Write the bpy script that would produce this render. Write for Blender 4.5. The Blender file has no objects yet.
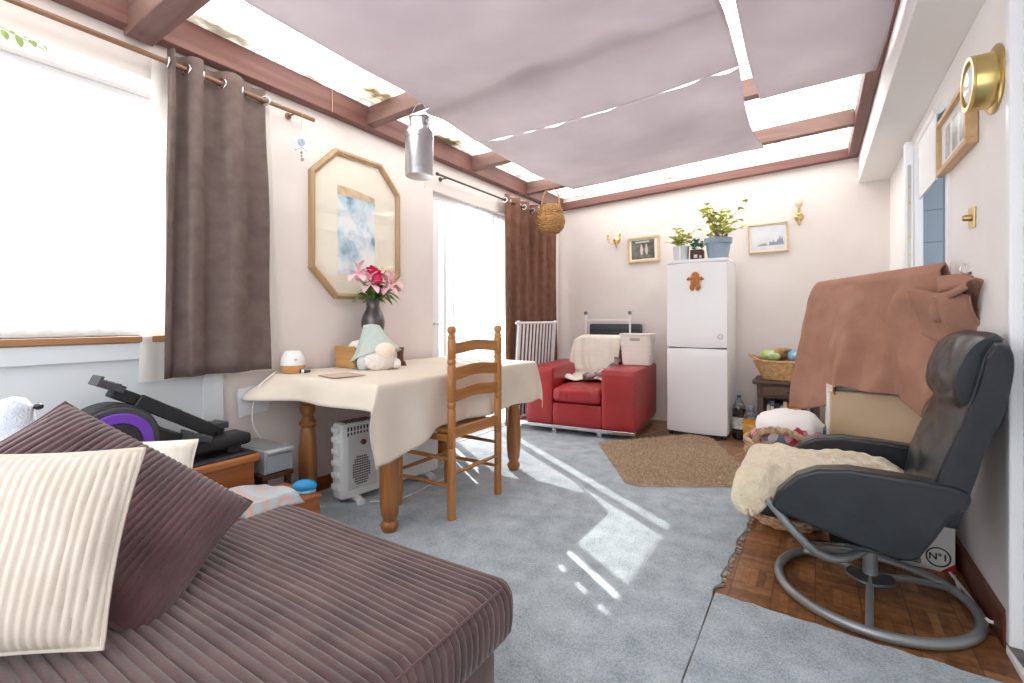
import bpy, bmesh, math, random
from math import sin, cos, pi, radians, sqrt, atan2, exp
from mathutils import Vector, Matrix, noise
random.seed(7)
SC = bpy.context.scene
COL = SC.collection
V = Vector

# ------------------------------------------------------------------ helpers
def lin(c):
    c = c / 255.0
    return c / 12.92 if c <= 0.04045 else ((c + 0.055) / 1.055) ** 2.4
def rgb(r, g, b): return (lin(r), lin(g), lin(b), 1.0)
def lerp(a, b, t): return a + (b - a) * t
def clamp(x, a=0.0, b=1.0): return max(a, min(b, x))
def sm(a, b, x):
    t = clamp((x - a) / (b - a)); return t * t * (3 - 2 * t)
def nz(x, y=0, z=0): return noise.noise(V((x, y, z)))

class MB:
    """collects geometry for ONE mesh object"""
    def __init__(s): s.v = []; s.f = []
    def add(s, vs, fs):
        b = len(s.v); s.v += [V(p) for p in vs]; s.f += [tuple(b + i for i in f) for f in fs]; return s
    def box(s, x0, x1, y0, y1, z0, z1):
        return s.add([(x0,y0,z0),(x1,y0,z0),(x1,y1,z0),(x0,y1,z0),(x0,y0,z1),(x1,y0,z1),(x1,y1,z1),(x0,y1,z1)],
                     [(0,3,2,1),(4,5,6,7),(0,1,5,4),(1,2,6,5),(2,3,7,6),(3,0,4,7)])
    def bar(s, a, b, w, h, up=(0,0,1)):
        a = V(a); b = V(b); d = (b - a).normalized(); u = V(up)
        if abs(d.dot(u)) > .98: u = V((0,1,0))
        r = d.cross(u).normalized(); u = r.cross(d)
        vs = []
        for p in (a, b):
            for i, j in ((-1,-1),(1,-1),(1,1),(-1,1)): vs.append(p + r * (i*w/2) + u * (j*h/2))
        return s.add(vs, [(0,1,2,3),(7,6,5,4),(0,4,5,1),(1,5,6,2),(2,6,7,3),(3,7,4,0)])
    def tube(s, pts, r, n=10, closed=False):
        pts = [V(p) for p in pts]; m = len(pts)
        rs = r if isinstance(r, (list, tuple)) else [r] * m
        up = None; vs = []; fs = []
        for i, p in enumerate(pts):
            if closed: t = (pts[(i+1) % m] - pts[i-1]).normalized()
            else: t = (pts[min(i+1, m-1)] - pts[max(i-1, 0)]).normalized()
            if up is None:
                up = V((0,0,1)) if abs(t.z) < .9 else V((1,0,0))
            a = t.cross(up)
            if a.length < 1e-6: a = t.cross(V((0,1,0)))
            a.normalize(); up = a.cross(t).normalized()
            for k in range(n):
                q = 2*pi*k/n
                vs.append(p + (a*cos(q) + up*sin(q)) * rs[i])
        for i in range(m if closed else m-1):
            j = (i+1) % m
            for k in range(n):
                l = (k+1) % n
                fs.append((i*n+k, i*n+l, j*n+l, j*n+k))
        if not closed:
            fs.append(tuple(range(n-1, -1, -1))); fs.append(tuple((m-1)*n+k for k in range(n)))
        return s.add(vs, fs)
    def lathe(s, prof, n=24, c=(0,0,0), mat=None, sx=1, sy=1):
        c = V(c); vs = []; fs = []; m = len(prof)
        for r, z in prof:
            for k in range(n):
                q = 2*pi*k/n; p = V((max(r,1e-5)*cos(q)*sx, max(r,1e-5)*sin(q)*sy, z))
                if mat: p = mat @ p
                vs.append(p + c)
        for i in range(m-1):
            for k in range(n):
                l = (k+1) % n
                fs.append((i*n+k, i*n+l, (i+1)*n+l, (i+1)*n+k))
        fs.append(tuple(range(n-1,-1,-1))); fs.append(tuple((m-1)*n+k for k in range(n)))
        return s.add(vs, fs)
    def ell(s, c, r, nu=20, nv=12, mat=None, fn=None, pw=1.0):
        c = V(c); vs = []; fs = []
        def sg(x): return math.copysign(abs(x)**pw, x)
        for i in range(nv+1):
            a = -pi/2 + pi*i/nv
            for k in range(nu):
                q = 2*pi*k/nu
                d = V((sg(cos(a))*sg(cos(q)), sg(cos(a))*sg(sin(q)), sg(sin(a))))
                p = V((d.x*r[0], d.y*r[1], d.z*r[2]))
                if fn: p = p * (1 + fn(d))
                if mat: p = mat @ p
                vs.append(p + c)
        for i in range(nv):
            for k in range(nu):
                l = (k+1) % nu
                fs.append((i*nu+k, i*nu+l, (i+1)*nu+l, (i+1)*nu+k))
        return s.add(vs, fs)
    def prism(s, poly, t, mat=None):
        """poly in local xy, thickness t along local z (from -t/2 to t/2)"""
        n = len(poly); vs = []
        for z in (-t/2, t/2):
            for p in poly:
                q = V((p[0], p[1], z)); vs.append(mat @ q if mat else q)
        fs = [tuple(range(n-1,-1,-1)), tuple(range(n, 2*n))]
        for i in range(n):
            j = (i+1) % n; fs.append((i, j, n+j, n+i))
        return s.add(vs, fs)
    def grid(s, fn, nu, nv, cu=False):
        vs = []; fs = []
        for j in range(nv+1):
            for i in range(nu if cu else nu+1):
                vs.append(V(fn(i/nu, j/nv)))
        w = nu if cu else nu+1
        for j in range(nv):
            for i in range(nu):
                k = (i+1) % w if cu else i+1
                fs.append((j*w+i, j*w+k, (j+1)*w+k, (j+1)*w+i))
        return s.add(vs, fs)
    def rbox(s, lo, hi, rad, res, disp=None):
        """rounded box; disp(p, n) -> offset along normal"""
        lo = V(lo); hi = V(hi); il = lo + V((rad,)*3); ih = hi - V((rad,)*3)
        for a in range(3):
            b, c = (a+1) % 3, (a+2) % 3
            nb = max(3, int((hi[b]-lo[b]) / (res if not isinstance(res,(tuple,list)) else res[b])))
            nc = max(3, int((hi[c]-lo[c]) / (res if not isinstance(res,(tuple,list)) else res[c])))
            for sd in (0, 1):
                def fn(u, v):
                    p = V((0,0,0)); p[a] = hi[a] if sd else lo[a]
                    p[b] = lerp(lo[b], hi[b], u); p[c] = lerp(lo[c], hi[c], v)
                    q = V([clamp(p[i], il[i], ih[i]) for i in range(3)])
                    d = p - q
                    n = d.normalized()
                    r = q + n * rad
                    if disp: r = r + n * disp(r, n)
                    return r
                b0 = len(s.f); s.grid(fn, nb, nc)
                if not sd:
                    for k in range(b0, len(s.f)): s.f[k] = tuple(reversed(s.f[k]))
        return s
    def xf(s, mat, start=0):
        for i in range(start, len(s.v)): s.v[i] = mat @ s.v[i]
        return s
    def build(s, name, mat, parent=None, smooth=True, bevel=0, seg=2, merge=0, solid=0, off=0, sub=0, ang=40):
        me = bpy.data.meshes.new(name)
        if merge:
            bm = bmesh.new(); vv = [bm.verts.new(p) for p in s.v]
            for f in s.f:
                try: bm.faces.new([vv[i] for i in f])
                except ValueError: pass
            bmesh.ops.remove_doubles(bm, verts=bm.verts, dist=merge)
            bm.to_mesh(me); bm.free()
        else:
            me.from_pydata([tuple(p) for p in s.v], [], s.f)
        me.update()
        o = bpy.data.objects.new(name, me); COL.objects.link(o)
        mats = mat if isinstance(mat, (list, tuple)) else [mat]
        for m in mats: me.materials.append(m)
        if smooth:
            for p in me.polygons: p.use_smooth = True
            me.set_sharp_from_angle(angle=radians(ang))
        if parent: o.parent = parent
        if solid:
            m = o.modifiers.new('solid', 'SOLIDIFY'); m.thickness = solid; m.offset = off
        if bevel:
            m = o.modifiers.new('bevel', 'BEVEL'); m.width = bevel; m.segments = seg; m.limit_method = 'ANGLE'; m.angle_limit = radians(35)
        if sub:
            m = o.modifiers.new('sub', 'SUBSURF'); m.levels = sub; m.render_levels = sub
        return o

def tag(o, label, cat, group=None, kind=None):
    o['label'] = label; o['category'] = cat
    if group: o['group'] = group
    if kind: o['kind'] = kind
    return o
def thing(name, label, cat, loc=(0,0,0), rz=0.0, group=None, kind=None):
    o = bpy.data.objects.new(name, None); COL.objects.link(o)
    o.empty_display_size = .05
    o.location = loc; o.rotation_euler = (0, 0, rz)
    return tag(o, label, cat, group, kind)
def struct(o, label=None, cat=None):
    o['kind'] = 'structure'
    if label: o['label'] = label
    if cat: o['category'] = cat
    return o
def dup(root, loc=None, rz=None, label=None):
    kids = list(root.children)
    r = root.copy(); COL.objects.link(r)
    if loc is not None: r.location = loc
    if rz is not None: r.rotation_euler = (0, 0, rz)
    if label: r['label'] = label
    for ch in kids:
        c = ch.copy(); COL.objects.link(c); c.parent = r
        for g in list(ch.children):
            d = g.copy(); COL.objects.link(d); d.parent = c
    return r
def frame_mat(o, x, y, z):
    m = Matrix.Identity(4)
    for i in range(3):
        m[i][0] = x[i]; m[i][1] = y[i]; m[i][2] = z[i]; m[i][3] = o[i]
    return m
def circ(r, n=32, c=(0,0), a0=0, a1=2*pi):
    full = abs(a1-a0-2*pi) < 1e-6
    return [(c[0]+r*cos(a0+(a1-a0)*k/(n if full else n-1)), c[1]+r*sin(a0+(a1-a0)*k/(n if full else n-1))) for k in range(n)]
def ring(mb, ro, ri, t, mat, n=40):
    vs = []; fs = []
    for k in range(n):
        q = 2*pi*k/n
        for r, z in ((ro,-t/2),(ro,t/2),(ri,t/2),(ri,-t/2)):
            vs.append(mat @ V((r*cos(q), r*sin(q), z)))
    for k in range(n):
        l = (k+1) % n
        for a in range(4):
            b = (a+1) % 4
            fs.append((k*4+a, l*4+a, l*4+b, k*4+b))
    return mb.add(vs, fs)
def spline(pts, n=8):
    """Catmull-Rom through pts"""
    P = [V(p) for p in pts]; P = [P[0]*2-P[1]] + P + [P[-1]*2-P[-2]]; out = []
    for i in range(1, len(P)-2):
        for k in range(n):
            t = k/n; a, b, c, d = P[i-1], P[i], P[i+1], P[i+2]
            out.append(.5*((2*b)+(c-a)*t+(2*a-5*b+4*c-d)*t*t+(3*b-a-3*c+d)*t**3))
    out.append(P[-2]); return out
def text_mesh(txt, size, mat4, name, mat, parent, ext=.0006):
    cu = bpy.data.curves.new(name, 'FONT'); cu.body = txt; cu.size = size; cu.extrude = ext
    cu.offset = size*.022; cu.align_x = 'CENTER'; cu.align_y = 'CENTER'
    t = bpy.data.objects.new(name, cu); COL.objects.link(t)
    dg = bpy.context.evaluated_depsgraph_get(); dg.update()
    me = bpy.data.meshes.new_from_object(t.evaluated_get(dg))
    bpy.data.objects.remove(t); bpy.data.curves.remove(cu)
    me.transform(mat4); me.materials.clear(); me.materials.append(mat); me.name = name
    o = bpy.data.objects.new(name, me); COL.objects.link(o)
    if parent: o.parent = parent
    return o

# ------------------------------------------------------------------ materials
_M = {}
def nodes(name):
    m = bpy.data.materials.new(name); m.use_nodes = True
    nt = m.node_tree; b = nt.nodes['Principled BSDF']
    return m, nt, b
def N(nt, typ, **kw):
    n = nt.nodes.new(typ)
    for k, v in kw.items():
        if k in n.inputs.keys() if isinstance(k, str) else False: n.inputs[k].default_value = v
        else: setattr(n, k, v)
    return n
def ramp(nt, stops):
    r = nt.nodes.new('ShaderNodeValToRGB'); e = r.color_ramp.elements
    while len(e) < len(stops): e.new(.5)
    for k, (p, c) in enumerate(stops): e[k].position = p; e[k].color = c
    return r
def mat(name, c, rough=.6, metal=0, c2=None, ns=8, stretch=(1,1,1), bs=0, bstr=.2, bdist=.005, spec=.5, sheen=0, coat=0, trans=0, detail=4):
    if name in _M: return _M[name]
    m, nt, b = nodes(name)
    L = nt.links
    b.inputs['Roughness'].default_value = rough; b.inputs['Metallic'].default_value = metal
    b.inputs['Base Color'].default_value = c; b.inputs['Specular IOR Level'].default_value = spec
    if sheen: b.inputs['Sheen Weight'].default_value = sheen
    if coat: b.inputs['Coat Weight'].default_value = coat
    if trans: b.inputs['Transmission Weight'].default_value = trans
    tc = N(nt, 'ShaderNodeTexCoord'); mp = N(nt, 'ShaderNodeMapping'); mp.inputs['Scale'].default_value = stretch
    L.new(tc.outputs['Object'], mp.inputs['Vector'])
    if c2 is not None:
        n = N(nt, 'ShaderNodeTexNoise'); n.inputs['Scale'].default_value = ns; n.inputs['Detail'].default_value = detail
        L.new(mp.outputs[0], n.inputs['Vector'])
        r = ramp(nt, [(.3, c), (.7, c2)]); L.new(n.outputs['Fac'], r.inputs['Fac']); L.new(r.outputs['Color'], b.inputs['Base Color'])
    if bs:
        n2 = N(nt, 'ShaderNodeTexNoise'); n2.inputs['Scale'].default_value = bs; n2.inputs['Detail'].default_value = 4
        L.new(mp.outputs[0], n2.inputs['Vector'])
        bp = N(nt, 'ShaderNodeBump'); bp.inputs['Strength'].default_value = bstr; bp.inputs['Distance'].default_value = bdist
        L.new(n2.outputs['Fac'], bp.inputs['Height']); L.new(bp.outputs[0], b.inputs['Normal'])
    _M[name] = m
    return m
def cloth(name, c, c2=None, transl=.3, transp=0.0, rough=.9, bs=60, bstr=.15, ns=6):
    if name in _M: return _M[name]
    m, nt, b = nodes(name); L = nt.links; out = nt.nodes['Material Output']
    b.inputs['Base Color'].default_value = c; b.inputs['Roughness'].default_value = rough; b.inputs['Specular IOR Level'].default_value = .15
    tr = N(nt, 'ShaderNodeBsdfTranslucent'); tr.inputs['Color'].default_value = c
    tc = N(nt, 'ShaderNodeTexCoord')
    if c2 is not None:
        n = N(nt, 'ShaderNodeTexNoise'); n.inputs['Scale'].default_value = ns; n.inputs['Detail'].default_value = 5
        L.new(tc.outputs['Object'], n.inputs['Vector'])
        r = ramp(nt, [(.3, c), (.7, c2)]); L.new(n.outputs['Fac'], r.inputs['Fac'])
        L.new(r.outputs['Color'], b.inputs['Base Color']); L.new(r.outputs['Color'], tr.inputs['Color'])
    if bs:
        n2 = N(nt, 'ShaderNodeTexNoise'); n2.inputs['Scale'].default_value = bs; n2.inputs['Detail'].default_value = 3
        L.new(tc.outputs['Object'], n2.inputs['Vector'])
        bp = N(nt, 'ShaderNodeBump'); bp.inputs['Strength'].default_value = bstr; bp.inputs['Distance'].default_value = .004
        L.new(n2.outputs['Fac'], bp.inputs['Height']); L.new(bp.outputs[0], b.inputs['Normal'])
    mx = N(nt, 'ShaderNodeMixShader'); mx.inputs[0].default_value = transl
    L.new(b.outputs[0], mx.inputs[1]); L.new(tr.outputs[0], mx.inputs[2]); last = mx
    if transp:
        tp = N(nt, 'ShaderNodeBsdfTransparent'); m2 = N(nt, 'ShaderNodeMixShader'); m2.inputs[0].default_value = transp
        L.new(mx.outputs[0], m2.inputs[1]); L.new(tp.outputs[0], m2.inputs[2]); last = m2
    L.new(last.outputs[0], out.inputs['Surface'])
    _M[name] = m
    return m
def wood(name, c1, c2, axis='z', scale=14, rough=.45, coat=0.0):
    if name in _M: return _M[name]
    m, nt, b = nodes(name); L = nt.links
    tc = N(nt, 'ShaderNodeTexCoord'); mp = N(nt, 'ShaderNodeMapping')
    mp.inputs['Scale'].default_value = {'x': (.08,1,1), 'y': (1,.08,1), 'z': (1,1,.08)}[axis]
    L.new(tc.outputs['Object'], mp.inputs['Vector'])
    n = N(nt, 'ShaderNodeTexNoise'); n.inputs['Scale'].default_value = scale; n.inputs['Detail'].default_value = 6; n.inputs['Distortion'].default_value = 1.2
    L.new(mp.outputs[0], n.inputs['Vector'])
    r = ramp(nt, [(.3, c1), (.55, tuple(lerp(a, b2, .5) for a, b2 in zip(c1, c2))), (.72, c2)])
    L.new(n.outputs['Fac'], r.inputs['Fac']); L.new(r.outputs['Color'], b.inputs['Base Color'])
    b.inputs['Roughness'].default_value = rough
    if coat: b.inputs['Coat Weight'].default_value = coat
    bp = N(nt, 'ShaderNodeBump'); bp.inputs['Strength'].default_value = .08; bp.inputs['Distance'].default_value = .002
    L.new(n.outputs['Fac'], bp.inputs['Height']); L.new(bp.outputs[0], b.inputs['Normal'])
    _M[name] = m
    return m
def wicker(name, c1, c2, sx=60, sz=80):
    if name in _M: return _M[name]
    m, nt, b = nodes(name); L = nt.links
    tc = N(nt, 'ShaderNodeTexCoord'); n = N(nt, 'ShaderNodeTexNoise'); n.inputs['Scale'].default_value = 45; n.inputs['Detail'].default_value = 3
    L.new(tc.outputs['Object'], n.inputs['Vector'])
    r = ramp(nt, [(.32, c1), (.68, c2)]); L.new(n.outputs['Fac'], r.inputs['Fac']); L.new(r.outputs['Color'], b.inputs['Base Color'])
    b.inputs['Roughness'].default_value = .75
    _M[name] = m
    return m
def glassmat():
    if 'glass' in _M: return _M['glass']
    m, nt, b = nodes('clear_glass'); L = nt.links; out = nt.nodes['Material Output']
    tp = N(nt, 'ShaderNodeBsdfTransparent'); gl = N(nt, 'ShaderNodeBsdfGlossy'); gl.inputs['Roughness'].default_value = .02
    mx = N(nt, 'ShaderNodeMixShader'); mx.inputs[0].default_value = .05; L.new(tp.outputs[0], mx.inputs[1]); L.new(gl.outputs[0], mx.inputs[2])
    L.new(mx.outputs[0], out.inputs['Surface']); _M['glass'] = m
    return m

W_PLASTER = mat('cream_plaster', rgb(229,221,217), .9, c2=rgb(224,214,209), ns=3, bs=25, bstr=.06, spec=.2)
W_RIGHT = mat('lit_plaster', rgb(246,243,241), .9, c2=rgb(242,238,236), ns=3, bs=25, bstr=.05, spec=.2)  # plaster made whiter to stand in for window light on the right wall
W_WHITE = mat('white_paint', rgb(240,238,236), .7, bs=20, bstr=.03, spec=.3)
UPVC = mat('white_upvc', rgb(242,243,245), .3)
PANEL = mat('pale_grey_panel', rgb(216,222,226), .5)
BEAM = wood('red_brown_beam', rgb(104,66,59), rgb(138,96,88), 'y', 10, .6)
BEAMX = wood('brown_rafter', rgb(108,78,70), rgb(150,118,108), 'x', 10, .6)
SKIRT = wood('brown_skirting', rgb(120,62,34), rgb(150,86,52), 'y', 10, .45)
PINE = wood('honey_pine', rgb(156,98,46), rgb(196,138,78), 'z', 16, .4, .15)
PINEY = wood('honey_pine_y', rgb(156,98,46), rgb(196,138,78), 'y', 16, .4, .15)
PINEX = wood('honey_pine_x', rgb(156,98,46), rgb(196,138,78), 'x', 16, .4, .15)
TABW = wood('turned_table_wood', rgb(132,82,42), rgb(178,120,68), 'z', 16, .42, .15)
TABY = wood('table_wood_y', rgb(132,82,42), rgb(178,120,68), 'y', 16, .42)
CHROME = mat('chrome', rgb(214,214,216), .18, 1)
STEEL = mat('grey_satin_steel', rgb(150,152,155), .35, .85)
BRASS = mat('brass', rgb(214,190,128), .28, 1)
BLACK = mat('black_plastic', rgb(34,35,38), .45)
DARKG = mat('dark_grey_plastic', rgb(62,64,68), .5)
WHITEP = mat('white_plastic', rgb(238,238,238), .35)
WORLD, SUN, EXPO = 1.7, 10, 0.58
# ------------------------------------------------------------------ dimensions
XL, XR, YB, YF = -2.71, .561, 5.38, -1.3
def zr(x): return 2.455 + .045 * (x - XL)      # underside of the lean-to roof timbers

# ------------------------------------------------------------------ world, sun, camera
w = bpy.data.worlds.new('sky'); SC.world = w; w.use_nodes = True
bg = w.node_tree.nodes['Background']; bg.inputs['Color'].default_value = (.93, .97, 1.0, 1); bg.inputs['Strength'].default_value = WORLD
sd = bpy.data.lights.new('sun', 'SUN'); sd.energy = SUN; sd.angle = radians(.6); sd.color = (1, .95, .88)
so = bpy.data.objects.new('sun', sd); COL.objects.link(so)
el = radians(39); to_sun = V((-.817*cos(el), .576*cos(el), sin(el)))
so.rotation_euler = to_sun.to_track_quat('Z', 'Y').to_euler(); so.location = (-6, 6, 6)
cd = bpy.data.cameras.new('camera'); cam = bpy.data.objects.new('camera', cd); COL.objects.link(cam)
cam.location = (0, 0, 1.12); cam.rotation_euler = (pi/2, 0, math.atan(303/480))
cd.sensor_width = 36; cd.lens = 480/1024*36; cd.shift_y = -(341.5-319)/1024; cd.clip_start = .05
SC.camera = cam
SC.view_settings.view_transform = 'Standard'; SC.view_settings.look = 'None'; SC.view_settings.gamma = 1
SC.view_settings.use_curve_mapping = False; SC.view_settings.exposure = EXPO
SC.cycles.use_denoising = True
SC.cycles.max_bounces = 10; SC.cycles.diffuse_bounces = 6; SC.cycles.transparent_max_bounces = 16
SC.cycles.sample_clamp_indirect = 6

# ------------------------------------------------------------------ floor
def parquet():
    m, nt, b = nodes('parquet'); L = nt.links
    def mth(op, a, c=None, d=None):
        n = N(nt, 'ShaderNodeMath', operation=op)
        for i, x in enumerate((a, c, d)):
            if x is None: continue
            if isinstance(x, (int, float)): n.inputs[i].default_value = x
            else: L.new(x, n.inputs[i])
        return n.outputs[0]
    tc = N(nt, 'ShaderNodeTexCoord'); sp = N(nt, 'ShaderNodeSeparateXYZ'); L.new(tc.outputs['Object'], sp.inputs[0])
    s = .15
    x = mth('DIVIDE', sp.outputs[0], s); y = mth('DIVIDE', sp.outputs[1], s)
    cx = mth('FLOOR', x); cy = mth('FLOOR', y); fx = mth('FRACT', x); fy = mth('FRACT', y)
    par = mth('MODULO', mth('ABSOLUTE', mth('ADD', cx, cy)), 2.0)
    par = mth('GREATER_THAN', par, .5)
    t = mth('ADD', mth('MULTIPLY', fx, par), mth('MULTIPLY', fy, mth('SUBTRACT', 1.0, par)))
    t5 = mth('MULTIPLY', t, 5.0); st = mth('FLOOR', t5); ft = mth('FRACT', t5)
    cb = N(nt, 'ShaderNodeCombineXYZ'); L.new(mth('ADD', cx, mth('MULTIPLY', st, .13)), cb.inputs[0]); L.new(mth('ADD', cy, mth('MULTIPLY', st, .37)), cb.inputs[1])
    wn = N(nt, 'ShaderNodeTexWhiteNoise'); L.new(cb.outputs[0], wn.inputs['Vector'])
    no = N(nt, 'ShaderNodeTexNoise'); no.inputs['Scale'].default_value = 30; no.inputs['Detail'].default_value = 6; L.new(tc.outputs['Object'], no.inputs['Vector'])
    no2 = N(nt, 'ShaderNodeTexNoise'); no2.inputs['Scale'].default_value = 5; L.new(tc.outputs['Object'], no2.inputs['Vector'])
    v = mth('ADD', mth('ADD', mth('MULTIPLY', wn.outputs['Value'], .20), mth('MULTIPLY', no.outputs['Fac'], .45)), mth('MULTIPLY', no2.outputs['Fac'], .40))
    r = ramp(nt, [(.30, rgb(74,44,24)), (.52, rgb(134,86,48)), (.74, rgb(172,124,80))]); L.new(v, r.inputs['Fac'])
    gap = mth('LESS_THAN', ft, .07)
    ex = mth('LESS_THAN', mth('MINIMUM', fx, fy), .022)
    g = mth('MAXIMUM', mth('MULTIPLY', gap, .45), ex)
    mx = N(nt, 'ShaderNodeMixRGB'); L.new(mth('MULTIPLY', g, .75), mx.inputs[0]); L.new(r.outputs[0], mx.inputs[1]); mx.inputs[2].default_value = rgb(52,28,14)
    L.new(mx.outputs[0], b.inputs['Base Color']); b.inputs['Roughness'].default_value = .42
    bp = N(nt, 'ShaderNodeBump'); bp.inputs['Strength'].default_value = .3; bp.inputs['Distance'].default_value = .002; bp.invert = True
    L.new(g, bp.inputs['Height']); L.new(bp.outputs[0], b.inputs['Normal'])
    return m
def vinyl():
    m, nt, b = nodes('brown_tile'); L = nt.links
    tc = N(nt, 'ShaderNodeTexCoord'); br = N(nt, 'ShaderNodeTexBrick'); br.offset = 0
    br.inputs['Scale'].default_value = 1; br.inputs['Brick Width'].default_value = .3; br.inputs['Row Height'].default_value = .3; br.inputs['Mortar Size'].default_value = .006
    br.inputs['Color1'].default_value = rgb(150,112,84); br.inputs['Color2'].default_value = rgb(118,80,58); br.inputs['Mortar'].default_value = rgb(176,150,126)
    mp = N(nt, 'ShaderNodeMapping'); mp.inputs['Rotation'].default_value = (0,0,.3)
    L.new(tc.outputs['Object'], mp.inputs[0]); L.new(mp.outputs[0], br.inputs['Vector'])
    no = N(nt, 'ShaderNodeTexNoise'); no.inputs['Scale'].default_value = 9; no.inputs['Detail'].default_value = 6; L.new(tc.outputs['Object'], no.inputs['Vector'])
    mx = N(nt, 'ShaderNodeMixRGB', blend_type='OVERLAY'); mx.inputs[0].default_value = .7
    L.new(br.outputs['Color'], mx.inputs[1]); L.new(no.outputs['Fac'], mx.inputs[2]); L.new(mx.outputs[0], b.inputs['Base Color'])
    b.inputs['Roughness'].default_value = .4
    return m
def carpetmat():
    m, nt, b = nodes('blue_grey_carpet'); L = nt.links
    tc = N(nt, 'ShaderNodeTexCoord')
    a = N(nt, 'ShaderNodeTexNoise'); a.inputs['Scale'].default_value = 9; a.inputs['Detail'].default_value = 5
    c = N(nt, 'ShaderNodeTexNoise'); c.inputs['Scale'].default_value = 170; c.inputs['Detail'].default_value = 4
    for n in (a, c): L.new(tc.outputs['Object'], n.inputs['Vector'])
    mh = N(nt, 'ShaderNodeMath', operation='ADD'); m1 = N(nt, 'ShaderNodeMath', operation='MULTIPLY'); m1.inputs[1].default_value = .40
    m2 = N(nt, 'ShaderNodeMath', operation='MULTIPLY'); m2.inputs[1].default_value = .62
    L.new(a.outputs['Fac'], m1.inputs[0]); L.new(c.outputs['Fac'], m2.inputs[0]); L.new(m1.outputs[0], mh.inputs[0]); L.new(m2.outputs[0], mh.inputs[1])
    r = ramp(nt, [(.33, rgb(130,142,151)), (.52, rgb(172,184,192)), (.72, rgb(206,216,222))]); L.new(mh.outputs[0], r.inputs['Fac'])
    L.new(r.outputs[0], b.inputs['Base Color']); b.inputs['Roughness'].default_value = 1; b.inputs['Specular IOR Level'].default_value = .05; b.inputs['Sheen Weight'].default_value = .25
    bp = N(nt, 'ShaderNodeBump'); bp.inputs['Strength'].default_value = .9; bp.inputs['Distance'].default_value = .008
    L.new(c.outputs['Fac'], bp.inputs['Height']); L.new(bp.outputs[0], b.inputs['Normal'])
    return m
PARQ, VINYL, CARP = parquet(), vinyl(), carpetmat()
fl = MB().box(XL-.1, XR+.08, YF, 3.62, -.08, 0).build('floor', PARQ, smooth=False); struct(fl)
f2 = MB().box(XL-.1, XR+.08, 3.62, YB+.1, -.08, 0).build('floor_tiles', VINYL, smooth=False); struct(f2)
def jag(p, q, n, a, sd):
    rr = random.Random(sd); p = V(p); q = V(q); d = (q-p).normalized(); nn = V((-d.y, d.x)); out = []
    for k in range(n+1):
        t = k/n; e = 0 if k in (0, n) else rr.uniform(-a, a)
        out.append(tuple(p.lerp(q, t) + nn*e))
    return out
def slab(name, poly, z0, z1, m):
    mm = Matrix.Translation((0,0,(z0+z1)/2))
    return MB().prism(poly, z1-z0, mm).build(name, m, smooth=False, bevel=.004)
main = [(XL+.005, YF)] + [(-.348, YF)] + jag((-.348,YF), (-.347,2.06), 30, .004, 1)[1:] + jag((-.347,2.06), (-.30,3.12), 30, .010, 2)[1:] + [(-.31,3.55), (-.60,3.95), (-1.35,4.40), (-1.75,4.44), (XL+.005,4.5)]
struct(slab('floor_carpet', main, 0.0, .014, CARP), 'large blue-grey fitted carpet', 'carpet')
strip = [(-.342, YF), (XR, YF)] + [(XR, 2.03)] + jag((XR,2.03), (-.342,2.085), 26, .006, 3)[1:]
struct(slab('floor_carpet_strip', strip, 0.0, .014, CARP), 'blue-grey carpet strip in front of the recliner', 'carpet')
# frayed backing along the cut edge of the carpet
fr = MB(); rr = random.Random(5)
for k in range(60):
    y = 2.16 + k*.0155; x = -.338 + (y-2.06)*.045
    fr.bar((x-.012, y, .006), (x + rr.uniform(.0,.016), y+rr.uniform(-.012,.012), rr.uniform(.001,.006)), .012, .003)
struct(fr.build('trim_9', mat('carpet_backing', rgb(196,184,168), .95, c2=rgb(120,96,80), ns=30), smooth=False))

# ------------------------------------------------------------------ walls
T = .12
WY0, WY1, WZ0, WZ1 = -.9, 1.30, 1.04, 2.20       # window in the left wall
DY0, DY1, DZ1 = 3.05, 5.0, 2.20                  # patio door in the left wall
wl = MB()
for (y0,y1,z0,z1) in ((YF,WY0,0,2.75),(WY0,WY1,0,WZ0),(WY0,WY1,WZ1,2.75),(WY1,DY0,0,2.75),(DY0,DY1,DZ1,2.75),(DY1,YB+T,0,2.75)):
    wl.box(XL-T, XL, y0, y1, z0, z1)
struct(wl.build('wall_left', W_PLASTER, smooth=False))
struct(MB().prism([(XL,0),(XR+T,0),(XR+T,zr(XR)+.2),(XL,zr(XL)+.2)], T, frame_mat((0,YB+T/2,0),(1,0,0),(0,0,1),(0,1,0))).build('wall_back', W_PLASTER, smooth=False))
OY0, OY1, OZ = 3.15, 3.95, 2.16                  # opening to the kitchen
NY0, NY1 = 1.5, 2.275                            # outer door near the camera
wr = MB()
for (y0,y1,z0,z1) in ((YF,NY0,0,2.9),(NY0,NY1,2.3,2.9),(NY1,OY0,0,2.9),(OY0,OY1,OZ,2.9),(OY1,YB,0,2.9)):
    wr.box(XR, XR+T, y0, y1, z0, z1)
struct(wr.build('wall_right', W_RIGHT, smooth=False))
# boxed-in soffit along the right wall
struct(MB().box(.335, XR, YF, YB, 2.36, 2.80).build('ceiling_soffit', W_WHITE, smooth=False, bevel=.004))
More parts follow.
